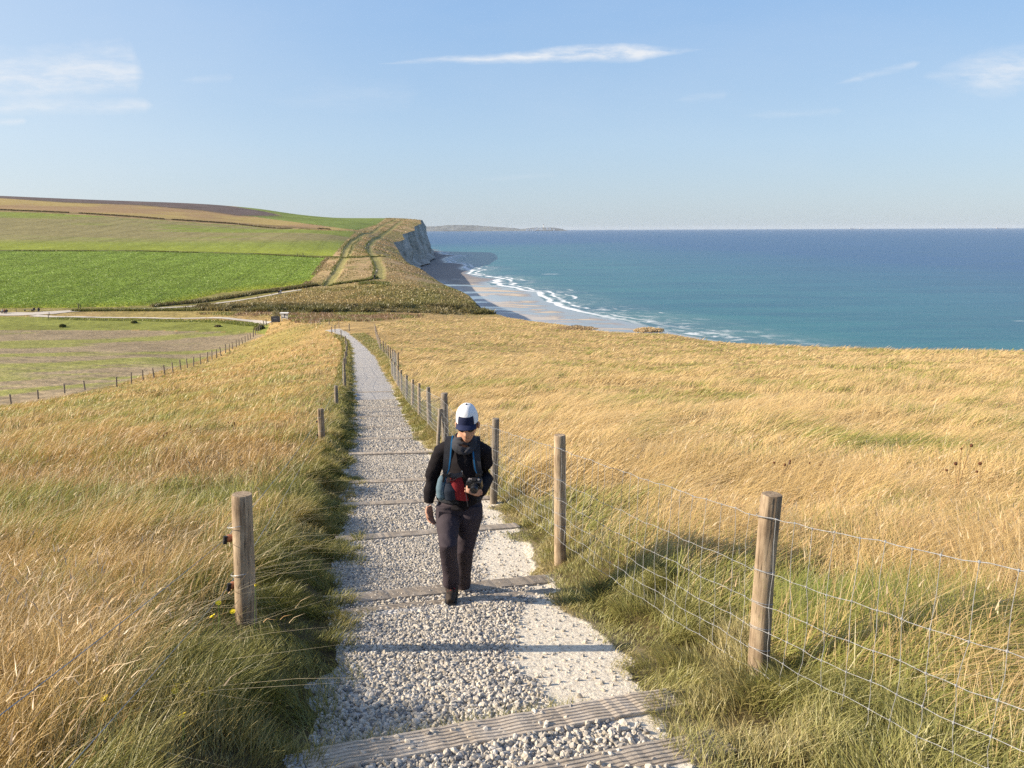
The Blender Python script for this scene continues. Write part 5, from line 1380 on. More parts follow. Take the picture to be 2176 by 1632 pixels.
# skull, face and jaw as one lofted head, with nose, brow, lips and ears
bm = bmesh.new(); bmesh.ops.create_icosphere(bm, subdivisions=4, radius=1)
P = np.array([v.co[:] for v in bm.verts]); Fi = np.array([[v.index for v in f.verts] for f in bm.faces]); bm.free()
r_, f_, u_ = P[:, 0], P[:, 1], P[:, 2]
jaw = smooth(-u_, -.1, 1.0)
hw_ = .077 * (1 - .30 * jaw); hf = .098 * (1 - .02 * jaw); hu = np.where(u_ > 0, .112, .140)
hr, hfv, huv = r_ * hw_, f_ * hf + .020 * jaw * (f_ > 0), u_ * hu
fr_ = np.clip(f_, 0, 1)
nose = np.exp(-((hr / .013) ** 2 + ((huv + .028) / .026) ** 2)) * fr_ * .022 + np.exp(-((hr / .017) ** 2 + ((huv + .043) / .012) ** 2)) * fr_ * .012
brow = np.exp(-((huv - .018) / .010) ** 2) * np.exp(-(hr / .05) ** 2) * fr_ * .006
eyes = -np.exp(-(((np.abs(hr) - .031) / .014) ** 2 + ((huv - .002) / .011) ** 2)) * fr_ * .010
lips = (np.exp(-((huv + .072) / .006) ** 2) + np.exp(-((huv + .086) / .007) ** 2)) * np.exp(-(hr / .022) ** 2) * fr_ * .006 - np.exp(-((huv + .079) / .003) ** 2) * np.exp(-(hr / .024) ** 2) * fr_ * .004
chin = np.exp(-((huv + .112) / .016) ** 2) * np.exp(-(hr / .02) ** 2) * fr_ * .008
hfv = hfv + nose + brow + eyes + lips + chin
HP = hed + hr[:, None] * rgt + hfv[:, None] * fwd + huv[:, None] * upv
head_done = (HP, Fi)
bd.add(HP - base, Fi)
for s in (-1, 1):
    e = H(s * .079, -.012, -.015); bd.tube([e - base + upv * .030, e - base + rgt * s * .008 + upv * .012, e - base + rgt * s * .006 - upv * .012, e - base - upv * .028], [(.008, .010), (.010, .018), (.009, .014), (.006, .007)], 10)
tb(bd, [H(0, -.03, -.06), nek + [0, -.01, .02], sho, che], [.058, .058, .075, .12])
tb(bd, [che + [0, 0, .05], che, wai, pel], [(.08, .13), (.09, .135), (.08, .110), (.075, .115)])
for h_, k_, a_ in ((hipR, kneR, ankR), (hipL, kneL, ankL)): tb(bd, [h_ + [0, .01, .02], (h_ + k_) / 2, k_, k_ * .65 + a_ * .35, a_], [.066, .062, .045, .044, .034]); tb(bd, [a_, a_ + [0, -.06, -.06], a_ + [0, -.17, -.075]], [.038, .036, .028])
for s_, e_, w_ in ((shR, elR, wrR), (shL, elL, wrL)): tb(bd, [sho + [0, 0, -.01], s_ + [0, .0, -.03], (s_ + e_) / 2, e_, e_ * .6 + w_ * .4, w_], [.045, .040, .037, .034, .031, .024])
# hands: palm, four bent fingers of unequal length, thumb from the side of the palm
def hand(w_, d, across, nrm, curl, thumb_dir, scale=1.0):
    d = d / np.linalg.norm(d); across = across - d * (across @ d); across /= np.linalg.norm(across); nrm = nrm - d * (nrm @ d) - across * (nrm @ across); nrm /= np.linalg.norm(nrm)
    for k in range(4):     # palm as four metacarpals that fuse
        o_ = (k - 1.5) * .019
        tb(bd, [w_ + across * o_ * .5, w_ + d * .045 * scale + across * o_ * .9, w_ + d * .088 * scale + across * o_], [.015, .0135, .0105], 8)
    for k, L in enumerate((.070, .080, .074, .058)):
        o_ = (k - 1.5) * .0205; p = w_ + d * .086 * scale + across * o_; a = .15; pts = [p]; 
        for sg, fr2 in ((.42, 1.0), (.32, 1.25), (.26, 1.0)):
            a += curl[k] * fr2; p = p + (d * math.cos(a) + nrm * math.sin(a)) * L * sg; pts.append(p)
        tb(bd, pts, [.0098, .0090, .0082, .0068], 8)
    t0 = w_ + d * .022 + across * (-.027 if thumb_dir > 0 else .027) 
    ta = across * (-1 if thumb_dir > 0 else 1); p1 = t0 + (d * .6 + ta * .6 + nrm * .35) * .034; p2 = p1 + (d * .8 + ta * .1 + nrm * .5) * .030; p3 = p2 + (d * .8 - ta * .15 + nrm * .4) * .022
    tb(bd, [t0, p1, p2, p3], [.0145, .0115, .0098, .0078], 8)
# hanging hand: fingers down, palm towards the thigh
hand(wrR + [0, -.004, -.02], np.array([.10, -.16, -1.0]), np.array([-.62, -.85, 0.1]), np.array([.9, -.6, .0]), (.16, .20, .25, .30), -1)
# hand round the camera: forearm comes forward and in, fingers wrap under and in front of the body
camc = J(1009, 1028, 5.60)
hd = camc - wrL; hd /= np.linalg.norm(hd)
hand(wrL + hd * .01, hd + np.array([-.35, 0, -.12]), np.array([0.15, .1, 1.0]), np.array([-1.0, -.55, .1]), (.50, .55, .58, .60), -1)
body = fuse(bd, 'body', M_skin, person, .0055, 3, .4)

# clothes
jk = MB()
tb(jk, [nek + [0, .015, -.02], sho + [0, .01, -.005], che + [0, .005, .03], che + [0, 0, -.06], wai + [0, -.01, .02], pel + [0, -.005, .045], pel + [0, 0, -.005]], [(.066, .072), (.092, .140), (.112, .168), (.118, .165), (.116, .158), (.122, .166), (.122, .166)], 24)
for s_, e_, w_ in ((shR, elR, wrR), (shL, elL, wrL)):
    dd = (w_ - e_) / np.linalg.norm(w_ - e_)
    tb(jk, [sho * .55 + s_ * .45 + [0, 0, .015], s_ + [0, 0, -.022], s_ * .5 + e_ * .5, e_, e_ * .5 + w_ * .5, w_ - dd * .035, w_ - dd * .03, w_ - dd * .005], [.064, .064, .060, .057, .051, .044, .039, .039], 16)
jkt = fuse(jk, 'fleece_jacket', M_fleece, person, .009, 5, .5); wrinkle(jkt, .0045, 6, (1.3, 1, 1.3), 3)
# collar, zip
cl_ = MB()
aa = np.linspace(0, 2 * math.pi, 25)
zp_ = MB(); zp_.tube([rel(che + [-.0, -.128, .075]), rel(che + [0, -.140, .02]), rel(che + [0, -.142, -.045])], .0045, 6); zp_.build('zip', M_strap, jkt)
pz = MB(); pz.box(rel(che + [0, -.148, -.055]), (.010, .006, .030), bev=.002); pz.build('zip_pull', M_glint, jkt)
tr = MB()
tb(tr, [pel + [0, .0, .06], pel + [0, .005, 0], pel + [0, .005, -.07]], [(.115, .165), (.122, .175), (.110, .165)], 20)
for h_, k_, a_, f_ in ((hipR, kneR, ankR, 1), (hipL, kneL, ankL, 0)):
    end = a_ + np.array([0, .0, .035 if f_ else -.02])
    tb(tr, [h_ + [0, 0, .05], h_ + [0, -.01, -.03], h_ * .55 + k_ * .45, k_ + [0, -.005, .02], k_ * .6 + end * .4 + [0, .012, 0], k_ * .25 + end * .75 + [0, .01, 0], end], [.096, .099, .088, .070, .064, .064, .069], 18)
trs = fuse(tr, 'trousers', M_trs, person, .009, 5, .5); wrinkle(trs, .0055, 4.2, (1.5, 1, 1.3), 9)
pk = MB(); pk.box(rel(hipR + [-.02, -.108, -.03]), (.10, .012, .12), R=Matrix.Rotation(.1, 3, 'Y'), bev=.005); pk.build('pocket_flap', M_trs, trs)
# boots
for a_, f_ in ((ankR, 1), (ankL, 0)):
    g_ = gz(a_[0], a_[1] - .08) if f_ else a_[2] - .14
    s0 = np.array([a_[0], a_[1], g_]); bt = MB()
    tb(bt, [a_ + [0, .02, .02], a_ + [0, .015, -.03], s0 + [0, .035, .05]], [.052, .054, .050], 14)
    tb(bt, [s0 + [0, .06, .045], s0 + [0, -.02, .055], s0 + [0, -.10, .045], s0 + [0, -.175, .036]], [(.040, .040), (.047, .046), (.042, .048), (.028, .036)], 14)
    bo = fuse(bt, 'boot', M_boot, person, .007, 3, .5)
    so = MB(); so.box(rel(s0 + [0, -.06, .014]), (.098, .285, .030), bev=.012); so.build('sole', M_dark, bo)
    la_ = MB()
    for k in range(5):
        yy = -.015 - .027 * k; zz = .112 - .010 * k
        la_.tube([rel(s0 + [-.030, yy, zz - .012]), rel(s0 + [0, yy - .010, zz + .002]), rel(s0 + [.030, yy, zz - .012])], .0042, 6)
    la_.tube([rel(s0 + [0, -.02, .118]), rel(s0 + [-.03, -.05, .122]), rel(s0 + [-.02, -.06, .105])], .004, 6); la_.tube([rel(s0 + [0, -.02, .118]), rel(s0 + [.032, -.05, .120]), rel(s0 + [.022, -.065, .100])], .004, 6)
    la_.build('lace', M_lace, bo)
# scarf, loosely wound and hanging to a point
sc_ = MB()
for q in range(4):
    t = np.linspace(-.2, 2 * math.pi + .2, 30); R0 = .070 + .010 * q
    pts = [rel(nek + np.array([math.cos(x) * R0, math.sin(x) * R0 * .95 - .010, .022 - .019 * q - .016 * q * (math.sin(x) < 0) * abs(math.sin(x)) ** 1.5 + .006 * math.sin(3 * x + q)])) for x in t]
    sc_.tube(pts, [(.010, .014)] * 30, 8)
for q, (x0_, x1_) in enumerate(((-.05, .0), (.05, .004))):
    sc_.tube([rel(nek + np.array([x0_, -.085, -.05])), rel(nek + np.array([(x0_ + x1_) / 2, -.100, -.065])), rel(nek + np.array([x1_, -.110, -.085]))], [.012, .013, .007], 8)
scf = fuse(sc_, 'scarf', M_scarf, person, .006, 2, .4); wrinkle(scf, .004, 16, (1, 1, 1.4), 4)
# hair at the nape and over the ear
hr_ = MB(); tb(hr_, [H(-.02, -.085, -.01), H(0, -.092, -.045), H(.0, -.082, -.085)], [.05, .05, .03], 12)
for s in (-1, 1): tb(hr_, [H(s * .074, .022, .03), H(s * .076, .010, 0), H(s * .074, .004, -.030)], [.012, .010, .005], 8)
fuse(hr_, 'hair', M_hair, person, .006, 2, .4)
# cap: tall white crown, navy front panel and peak
cap = MB(); nu, nv_ = 40, 16; V = []
for i in range(nv_ + 1):
    v_ = i / nv_; ph = v_ * math.pi / 2  # crown
    for j in range(nu):
        a = 2 * math.pi * j / nu; rr = math.cos(ph) ** .85
        pleat = 1 + .022 * math.cos(a * 6 + 1.2 * v_) * math.sin(2 * ph) + .02 * (vnoise(a * 2.0, v_ * 5.0, 12) - .5)
        V.append(H(math.cos(a) * .085 * rr * pleat, math.sin(a) * .106 * rr * pleat - .006, .034 + .130 * math.sin(ph) ** .9))
V = np.array(V) - base; i = np.arange((nv_ + 1) * nu).reshape(nv_ + 1, nu); j = np.roll(i, -1, 1); cap.add(V, np.stack([i[:-1], j[:-1], j[1:], i[1:]], -1).reshape(-1, 4))
capo = cap.build('cap', M_cap, person, True)
fp_ = MB(); V = []
for q in range(9):
    for k in range(13):
        a = math.pi / 2 + (k / 12 - .5) * 1.55; ph = (q / 8) * .52; rr = math.cos(ph) ** .85
        V.append(H(math.cos(a) * .0875 * rr, math.sin(a) * .1085 * rr - .006, .032 + .134 * math.sin(ph) ** .9))
fp_.add(np.array(V) - base, grid_faces(9, 13)); V2 = np.array(V) - base - fwd * .004; fp_.add(V2, grid_faces(9, 13)[:, ::-1]); fp_.build('front_panel', M_navy, capo, True)
pe = MB(); V = []
for q in range(9):
    s_ = q / 8
    for k in range(17):
        c_ = (k / 16 - .5) * 2; a = math.pi / 2 + c_ * 1.02
        V.append(H(math.cos(a) * (.087 + .005 * s_), math.sin(a) * .105 - .004 + s_ * .060 * (1 - c_ ** 2 * .62), .044 - .010 * s_ - .030 * (c_ ** 2) * (.4 + .6 * s_)))
V = np.array(V) - base; pe.add(V, grid_faces(9, 17)); pe.add(V - upv * .0035, grid_faces(9, 17)[:, ::-1])
pe.build('peak', M_navy, capo, True)
bt_ = MB(); bt_.tube([rel(H(0, -.006, .162)), rel(H(0, -.006, .170))], [.009, .006], 10); bt_.build('button', M_navy, capo)
# sunglasses
sg = MB()
for s in (-1, 1):
    c = H(s * .033, .103, .0); V = []
    for q in range(5):
        for k in range(14):
            a = 2 * math.pi * k / 14; rr = q / 4; V.append(c + rgt * math.cos(a) * .029 * rr + upv * math.sin(a) * .020 * rr - fwd * (.010 * rr * rr + .012 * rr * max(0, s * math.cos(a))))
    V = np.array(V) - base; i = np.arange(70).reshape(5, 14); j = np.roll(i, -1, 1); sg.add(V, np.stack([i[:-1], j[:-1], j[1:], i[1:]], -1).reshape(-1, 4))
    sg.tube([rel(H(s * .062, .090, .006)), rel(H(s * .078, .045, .008)), rel(H(s * .080, -.01, .004))], .0028, 6)
sg.tube([rel(H(-.010, .106, .006)), rel(H(.010, .106, .006))], .003, 6); sg.build('sunglasses', M_lens, person, True)

# ---- the backpack on the walker's back, its straps over both shoulders
t = empty('backpack', tuple(base), label='dark backpack with blue edged shoulder straps worn by the hiker', cat='backpack')
bp = MB(); c = che + np.array([.0, .24, -.04]); tb(bp, [c + [0, .0, -.24], c + [0, .02, -.12], c + [0, .02, .06], c + [0, -.02, .16]], [(.09, .14), (.11, .16), (.10, .155), (.06, .11)], 16)
fuse(bp, 'pack_body', M_strap, t, .012, 4, .5)
for s, sh_, lowx in ((-1, shR, -.135), (1, shL, .135)):
    mid = sho * .42 + sh_ * .58
    path = np.array([mid + [0, .12, .015], mid + [0, .03, .085], mid + [s * .004, -.055, .062], mid + [s * .008, -.115, -.020], mid + [s * .016, -.142, -.10], mid + [s * .030, -.138, -.175], mid + [s * .055, -.09, -.27], mid + [s * .075, .02, -.33]])
    tt = np.linspace(0, len(path) - 1, 40); path = np.stack([np.interp(tt, np.arange(len(path)), path[:, k]) for k in range(3)], -1)
    for _ in range(5): path[1:-1] = .5 * path[1:-1] + .25 * (path[:-2] + path[2:])
    T = np.gradient(path, axis=0); T /= np.linalg.norm(T, axis=1)[:, None]
    side = np.tile(np.array([1.0, 0, 0]), (40, 1)); nrm_ = np.cross(side, T); nrm_ /= np.linalg.norm(nrm_, axis=1)[:, None]
    if (nrm_[12] @ np.array([0, -1, 0])) < 0: nrm_ = -nrm_
    wv = np.interp(np.linspace(0, 1, 40), [0, .35, .62, .70, 1], [.033, .033, .030, .014, .012])
    def sweep(mb, off0, off1, lift, thick):
        V = []
        for k in range(40):
            for o_, l_ in ((off0, lift), (off1, lift), (off1, lift + thick), (off0, lift + thick)): V.append(path[k] + side[k] * o_ * wv[k] + nrm_[k] * l_)
        V = np.array(V) - base; i = np.arange(160).reshape(40, 4); j = np.roll(i, -1, 1); mb.add(V, np.stack([i[:-1], j[:-1], j[1:], i[1:]], -1).reshape(-1, 4)); mb.add(V[:4], [[0, 1, 2, 3]]); mb.add(V[-4:], [[3, 2, 1, 0]])
    sm = MB(); sweep(sm, -1, 1, .0, .016); so_ = sm.build('shoulder_strap', M_strap, t)
    bl = MB(); sweep(bl, *((.45, .78) if s < 0 else (-.78, -.45)), .0165, .003); bl.build('blue_piping', M_blue, so_)
    bk = MB(); bk.box(path[27] - base + nrm_[27] * .022, (.046, .012, .024), bev=.004); bk.build('buckle', M_dark, so_)
# ---- hip pouches on the pack's belt
t = empty('waist_pouch', tuple(base), label='slate blue pouch with grey piping at the hiker\'s hip', cat='pouch')
c = J(940, 1034, 5.90); mb = MB(); mb.tube([rel(c + [.010, -.03, .100]), rel(c + [.004, -.035, .066]), rel(c + [-.004, -.042, .0]), rel(c + [-.004, -.040, -.06]), rel(c + [.0, -.03, -.090])], [(.024, .022), (.046, .036), (.054, .043), (.050, .040), (.026, .024)], 18)
pb = fuse(mb, 'pouch_body', M_pouch, t, .007, 3, .5)
pi_ = MB(); pi_.tube([rel(c + [.040, -.045, .080]), rel(c + [.036, -.085, .03]), rel(c + [.030, -.090, -.03]), rel(c + [.034, -.060, -.085])], .0045, 6); pi_.build('piping', simple_mat('pale_piping', (.40, .42, .43), .7, .3, .1), pb)
mb = MB(); cc = J(960, 1042, 5.88); mb.tube([rel(cc + [-.02, -.035, .075]), rel(cc + [-.005, -.05, .02]), rel(cc + [.0, -.05, -.06])], [(.03, .040), (.042, .062), (.034, .052)], 14); mb2 = fuse(mb, 'pouch_side', cloth('navy_pouch', (.020, .027, .042), .8, .2, .2, 150), t, .008, 3, .5)
mb = MB(); tt = np.linspace(math.pi * 1.02, math.pi * 1.98, 20); mb.tube([rel(pel + np.array([math.cos(x) * .183, math.sin(x) * .138, .045 + .0 * x])) for x in tt], [(.004, .018)] * 20, 8); mb.build('belt', M_strap, t)
t = tag(MB.build((lambda m: m)(MB()), 'x', None) if False else empty('red_bag', tuple(base)), 'dark red cloth bag hanging at the front of the hiker\'s waist', 'bag')
c = J(970, 1030, 5.855); V = []
for q in range(11):
    s_ = q / 10; zc = .085 - .195 * s_
    for k in range(11):
        u_ = (k / 10 - .5) * 2; w0 = .034 + .038 * s_
        V.append(c + np.array([u_ * w0 + .030 * s_ - .012 + (.018 if u_ > 0 else 0) * (1 - s_), -.020 - .040 * math.cos(u_ * 1.3) * (.5 + .5 * math.sin(s_ * 2.6)), zc - .015 * s_ * u_]))
V = np.array(V) - base; mb = MB(); mb.add(V, grid_faces(11, 11)); mb.add(V + [0, .05, 0], grid_faces(11, 11)[:, ::-1])
ring = np.concatenate([np.arange(11), np.arange(1, 11) * 11 + 10, 110 + np.arange(9, -1, -1), np.arange(9, 0, -1) * 11])
VV = np.concatenate([V[ring], V[ring] + [0, .05, 0]]); nR = len(ring); i = np.arange(nR); mb.add(VV, np.stack([i, np.roll(i, -1), np.roll(i, -1) + nR, i + nR], -1)[:, ::-1])
rb = mb.build('bag_body', M_red, t, True)
mb = MB(); mb.tube([rel(c + [-.045, -.05, .060]), rel(c + [-.01, -.068, .078]), rel(c + [.02, -.070, .082]), rel(c + [-.012, -.072, .062]), rel(c + [-.045, -.055, .055])], .003, 6); mb.build('cord', M_strap, t)
mb = MB(); mb.tube([rel(c + [-.075, -.03, .095]), rel(c + [-.01, -.06, .088]), rel(c + [.05, -.05, .098])], [(.006, .020)] * 3, 8); mb.build('hem', cloth('grey_hem', (.06, .06, .065)), t)
# ---- compact camera held in front of the waist
t = empty('camera_in_hand', tuple(base), label='black compact camera with metal dials held at waist height', cat='camera')
Rc = np.array(Matrix.Rotation(math.radians(-12), 3, 'Z') @ Matrix.Rotation(math.radians(24), 3, 'X'))
mb = MB(); mb.box(rel(camc), (.112, .046, .070), R=Rc, bev=.008); mb.box(rel(camc + Rc @ np.array([0, 0, .040])), (.040, .036, .018), R=Rc, bev=.005); cb_ = mb.build('camera_body', M_cam, t)
mb = MB(); q0 = camc + Rc @ np.array([.008, -.02, -.004]); dv = Rc @ np.array([0, -1, 0]); mb.tube([rel(q0), rel(q0 + dv * .022), rel(q0 + dv * .022), rel(q0 + dv * .052)], [.033, .033, .029, .029], 22); ln = mb.build('lens', M_cam, t, False)
mb = MB(); mb.tube([rel(q0 + dv * .0525), rel(q0 + dv * .054)], [.023, .021], 22); mb.build('lens_glass', M_lens, ln)
for dx in (-.036, -.018, .034):
    mb = MB(); q = camc + Rc @ np.array([dx, 0, .036]); mb.tube([rel(q), rel(q + Rc @ np.array([0, 0, .011]))], [.009, .0085], 14); mb.build('dial', M_glint, cb_)
mb = MB(); q = camc + Rc @ np.array([-.058, 0, .02]); mb.tube([rel(q), rel(q + [-.012, -.01, -.05]), rel(q + [-.006, .0, -.12]), rel(q + [.004, .01, -.20])], .0032, 6); mb.build('wrist_strap', M_strap, t)

# ---- small figures far off
def figure(x, y, Y0_, Y1_, h, label, jc, tc, group, sit=False, rz=0.0, pack=None):
    p = hit(x, y, Y0_, Y1_); z = gz(p[0], p[1]); t = empty('person', (p[0], p[1], z), rz=rz, label=label, cat='person', group=group)
    k = h / 1.72; sw_ = .28 * random.choice((-1, 1))
    dz = -.42 if sit else 0
    bd = MB(); A = lambda *c: np.array(c) * k
    if sit: lg = [[A(s * .10, 0, .52), A(s * .11, -.42, .50), A(s * .11, -.46, .08), A(s * .11, -.58, .05)] for s in (-1, 1)]
    else: lg = [[A(s * .09, 0, .90), A(s * .10, -.04 - s * sw_ * .4, .50), A(s * .10, s * sw_ * -.9 + .05, .08), A(s * .10, s * sw_ * -.9 - .12, .05)] for s in (-1, 1)]
    zo = -.42 if sit else 0
    for L in lg: bd.tube(L, [.085 * k, .06 * k, .045 * k, .04 * k], 8)
    bd.tube([A(0, 0, .88 + zo), A(0, 0, 1.15 + zo), A(0, -.02, 1.40 + zo), A(0, -.02, 1.50 + zo)], [(.10 * k, .15 * k), (.10 * k, .14 * k), (.11 * k, .19 * k), (.05 * k, .06 * k)], 10)
    bd.tube([A(0, -.03, 1.48 + zo), A(0, -.04, 1.56 + zo), A(0, -.045, 1.64 + zo), A(0, -.04, 1.72 + zo)], [.05 * k, .075 * k, .085 * k, .04 * k], 10)
    arms = [[A(s * .19, 0, 1.42 + zo), A(s * .25, .02, 1.15 + zo), A(s * .24, -.10 - s * sw_ * .2, .92 + zo), A(s * .24, -.13 - s * sw_ * .2, .84 + zo)] for s in (-1, 1)]
    for L in arms: bd.tube(L, [.055 * k, .045 * k, .035 * k, .03 * k], 8)
    body = fuse(bd, 'body', M_skin, t, .02, 2, .4)
    jm = MB(); jm.tube([A(0, 0, .84 + zo), A(0, 0, 1.15 + zo), A(0, -.02, 1.40 + zo), A(0, -.02, 1.49 + zo)], [(.13 * k, .18 * k), (.13 * k, .17 * k), (.14 * k, .21 * k), (.07 * k, .08 * k)], 10)
    for L in arms: jm.tube(L[:3], [.075 * k, .062 * k, .05 * k], 8)
    fuse(jm, 'jacket', jc, t, .02, 2, .4)
    tm = MB()
    for L in lg: tm.tube(L[:3], [.105 * k, .08 * k, .065 * k], 8)
    tm.tube([A(0, 0, .95 + zo), A(0, 0, .82 + zo)], [(.12 * k, .165 * k), (.12 * k, .16 * k)], 10); fuse(tm, 'trousers', tc, t, .02, 2, .4)
    hm_ = MB(); hm_.tube([A(0, -.02, 1.60 + zo), A(0, -.03, 1.68 + zo), A(0, -.03, 1.745 + zo)], [.092 * k, .092 * k, .04 * k], 10); hm_.build('hair', M_hair, t, True)
    return t
M_d1 = cloth('dark_jacket', (.03, .032, .045)); M_d2 = cloth('pale_jacket', (.45, .45, .47)); M_d3 = cloth('dark_jeans', (.035, .04, .055)); M_d4 = cloth('cream_coat', (.55, .50, .42)); M_d5 = cloth('rust_jacket', (.25, .09, .05))
figure(593, 628, 190, 300, 1.70, 'walker in dark clothes on the white track, left of the two', M_d1, M_d3, 'two walkers on the climbing track', rz=.8)
figure(597, 627.5, 190, 300, 1.72, 'walker in pale grey jacket on the white track, right of the two', M_d2, M_d3, 'two walkers on the climbing track', rz=.8)
figure(632, 544.5, 250, 480, 1.55, 'tiny dark walker on the field edge, left of three', M_d1, M_d3, 'three walkers along the crop edge', rz=1.5)
figure(637.5, 545, 250, 480, 1.15, 'tiny child between the two walkers on the field edge', M_d1, M_d3, 'three walkers along the crop edge', rz=1.5)
figure(644, 544.5, 250, 480, 1.75, 'tiny dark walker on the field edge, right of three', M_d1, M_d3, 'three walkers along the crop edge', rz=1.5)
figure(796, 594, 200, 330, 1.75, 'small dark walker at the lower end of the clifftop grass track', M_d1, M_d3, 'walkers on the clifftop grass track', rz=.2)
figure(801, 580, 200, 400, 1.6, 'small pale walker higher on the clifftop grass track', M_d4, M_d3, 'walkers on the clifftop grass track', rz=.2)
for x, y, lb, m_ in ((777, 531, 'speck sized walker where the clifftop tracks bend, left', M_d2), (783, 528, 'speck sized walker where the clifftop tracks bend, right', M_d1), (784, 521, 'speck sized walker farthest up the bending clifftop track', M_d2)):
    figure(x, y, 300, 620, 1.7, lb, m_, M_d3, 'walkers on the clifftop grass track')
# people on the benches by the crossroads
def bench(x, y, w, label):
    p = hit(x, y, 150, 215); z = gz(p[0], p[1]); t = empty('bench', (p[0], p[1], z), label=label, cat='bench', group='benches beside the white track')
    mb = MB(); mb.box((0, 0, .45), (w, .45, .08), bev=.01); mb.build('seat', W_grey, t)
    for s in (-1, 0, 1): mb = MB(); mb.box((s * (w / 2 - .25), 0, .2), (.16, .40, .42), bev=.01); mb.build('leg', W_dark, t)
    return p
b1 = bench(68, 661.5, 4.2, 'long low grey bench with two dark figures, right of the two benches'); b2 = bench(2, 664.5, 2.6, 'bench cut by the left edge of the photo with a group seated')
def seated(x, y, label, jc):
    t = figure(x, y, 150, 215, 1.7, label, jc, M_d3, 'people resting on the benches', sit=True, rz=.2); t.location.z += .02; return t
seated(73, 662.5, 'seated figure in dark clothes, left one on the long bench', M_d1); seated(83, 663, 'bulky seated figure in dark clothes at the right end of the long bench', M_d1)
seated(6, 666, 'seated figure in cream coat at the left edge of the photo', M_d4); seated(15, 666.5, 'seated figure in dark jacket beside the cream coat', M_d1); seated(11, 666.3, 'seated figure in rust jacket between the cream and dark coats', M_d5)

# ------------------------------------------------------------------ flowers and dry stalks that can be told apart
M_yel = simple_mat('yellow_petal', (.80, .62, .02), .6, .3, .1); M_stem = simple_mat('flower_stem', (.12, .17, .04), .7, .2, .2); M_seed = simple_mat('dry_seed_head', (.12, .055, .03), .9, .1, .3, 40)
def flower_at(x, y, label, Yg):
    Yg *= .92; d = ray(x, y); P = d * Yg; z = gz(P[0], P[1]); h = max(.12, P[2] - z)
    t = empty('yellow_flower', (P[0], P[1], z), rz=random.random() * 6, label=label, cat='flower', group='yellow flowers in the grass')
    mb = MB(); mb.tube([(0.03, 0, -.02), (.01, .01, h * .5), (0, 0, h)], .0025, 6); mb.build('stem', M_stem, t)
    fl = MB(); V = [(0, 0, h)]; n = 13
    for k in range(n):
        a = 2 * math.pi * k / n; c_, s_ = math.cos(a), math.sin(a); r0, r1, wd_ = .004, .017, .0028
        fl.add([(c_ * r0 - s_ * wd_, s_ * r0 + c_ * wd_, h + .002), (c_ * r0 + s_ * wd_, s_ * r0 - c_ * wd_, h + .002), (c_ * r1 + s_ * wd_ * .8, s_ * r1 - c_ * wd_ * .8, h + .006), (c_ * r1 - s_ * wd_ * .8, s_ * r1 + c_ * wd_ * .8, h + .006)], [[0, 1, 2, 3]])
    fl.tube([(0, 0, h - .008), (0, 0, h + .006)], [.005, .008], 8); fo = fl.build('bloom', M_yel, t); fo.rotation_euler = (.5, 0, 0); fo.location = (0, h * math.sin(.5) * 1.0, h * (1 - math.cos(.5)))
FL = [(466, 1280, 4.55, 'in the pair just left of the near left post'), (463, 1282, 4.5, 'close by in the pair left of the near left post'), (494, 1300, 4.6, 'in front of the near left post'), (452, 1310, 4.4, 'lowest of those left of the near left post'), (543, 1243, 4.9, 'right of the near left post'), (377, 1456, 3.45, 'leftmost in the cluster below the post'), (401, 1449, 3.5, 'topmost in the cluster below the post'), (372, 1470, 3.4, 'lowest left in the cluster below the post'), (430, 1474, 3.45, 'lower right in the cluster below the post'), (447, 1464, 3.5, 'rightmost in the cluster below the post'), (223, 1485, 3.2, 'alone beside the slanting wire far left'), (388, 1520, 3.15, 'alone in green grass nearest the bottom edge')]
for x, y, Yg, lb in FL: flower_at(x, y, 'small yellow flower ' + lb, Yg)
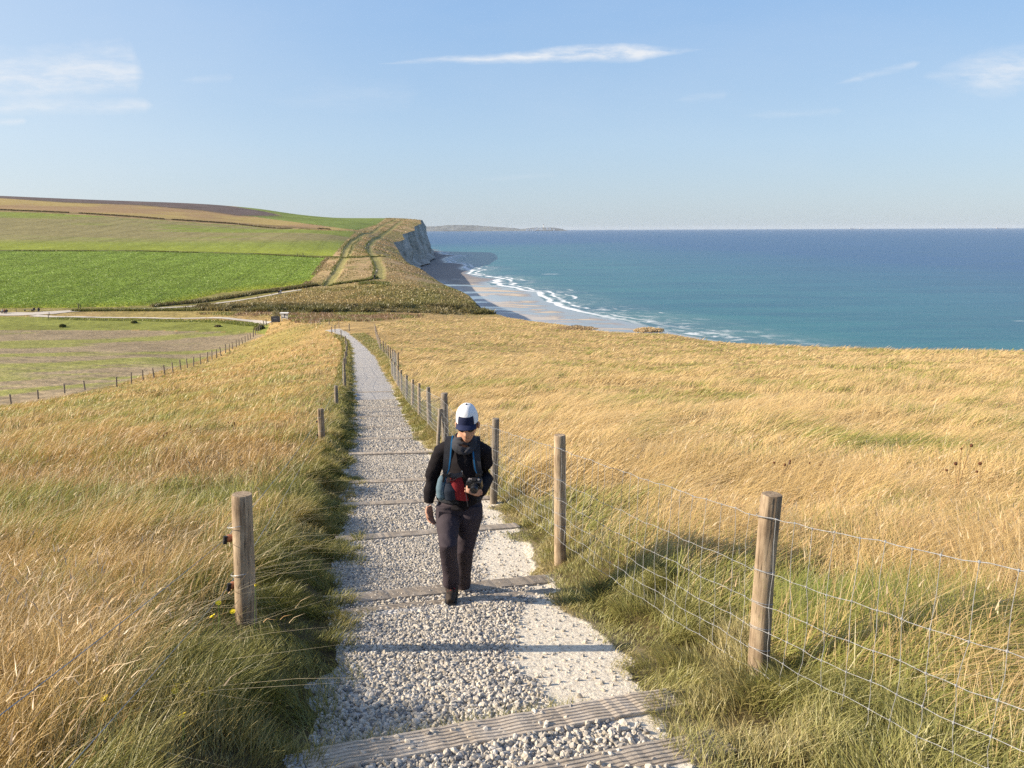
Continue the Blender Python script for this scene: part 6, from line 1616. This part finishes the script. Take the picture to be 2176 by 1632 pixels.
def seedstalk(x, y, Yg, label, n=5, h=.55, spread=.22):
    d = ray(x, y); P = d * Yg; z = gz(P[0], P[1]); h = max(.35, P[2] - z); rg = np.random.default_rng(int(x))
    t = empty('dry_seed_stalk', (P[0], P[1], z), label=label, cat='plant', group='dry stalks with dark seed heads')
    st = MB()
    for k in range(n):
        a = rg.random() * 6.28; tip = np.array([math.cos(a) * spread * rg.random(), math.sin(a) * spread * rg.random() * .6, h * (1 - .25 * rg.random() * (k > 0))]); st.tube([(0, 0, -.03), tip * [.35, .35, .55], tip], [.004, .003, .0022], 5, False)
        bm = bmesh.new(); bmesh.ops.create_icosphere(bm, subdivisions=2, radius=.014 + .008 * rg.random()); 
        for v in bm.verts: v.co *= 1 + .35 * (rg.random() - .5)
        hd_ = MB(); hd_.bm(bm, tip); hd_.build('seed_head', M_seed, t)
    st.build('stem', M_seed, t)
for x, y, Yg, lb, n in ((1660, 990, 10.5, 'clump of dark seed heads on dry stalks behind the near right post', 5), (1735, 998, 10.5, 'sparser dark seed heads right of the denser clump', 3), (2045, 945, 9.5, 'tall dry stalk with a reddish head near the right edge', 2), (2040, 985, 9.0, 'shorter dry stalk below the tall reddish one', 2), (2090, 985, 9.2, 'dry seed head rightmost in the golden grass', 2),
                        (1250, 775, 42, 'dark dock stalks standing in the mid golden field', 14), (1268, 770, 44, 'taller dark dock stalks right of the other clump', 12), (15, 1400, 3.3, 'brown thistle head at the left edge of the photo', 2), (410, 905, 19, 'dark seed heads in the left meadow below the post line', 4), (500, 897, 20, 'thin dark seed heads left of the middle post', 4), (342, 920, 17, 'tall dry dock stalk alone in the left meadow', 3)):
    seedstalk(x, y, Yg, lb, n, spread=.22 if n < 10 else .7)
seedstalk(352, 862, 44, 'brown patch of many dead dock stems in the left meadow', 60, spread=2.2)
seedstalk(300, 860, 46, 'smaller brown dock patch left of the big one', 20, spread=1.0)
mound_bush(1380, 705, 100, 150, 3.0, .8, 'straw coloured hummock on the clifftop edge above the sea', A_(.66, .48, .24), A_(.80, .62, .36), 2500, sy=.7)
mound_bush(1225, 700, 120, 170, 4.5, .6, 'brown dead scrub patch near the clifftop edge', A_(.36, .26, .15), A_(.58, .43, .23), 2500, sy=.8)
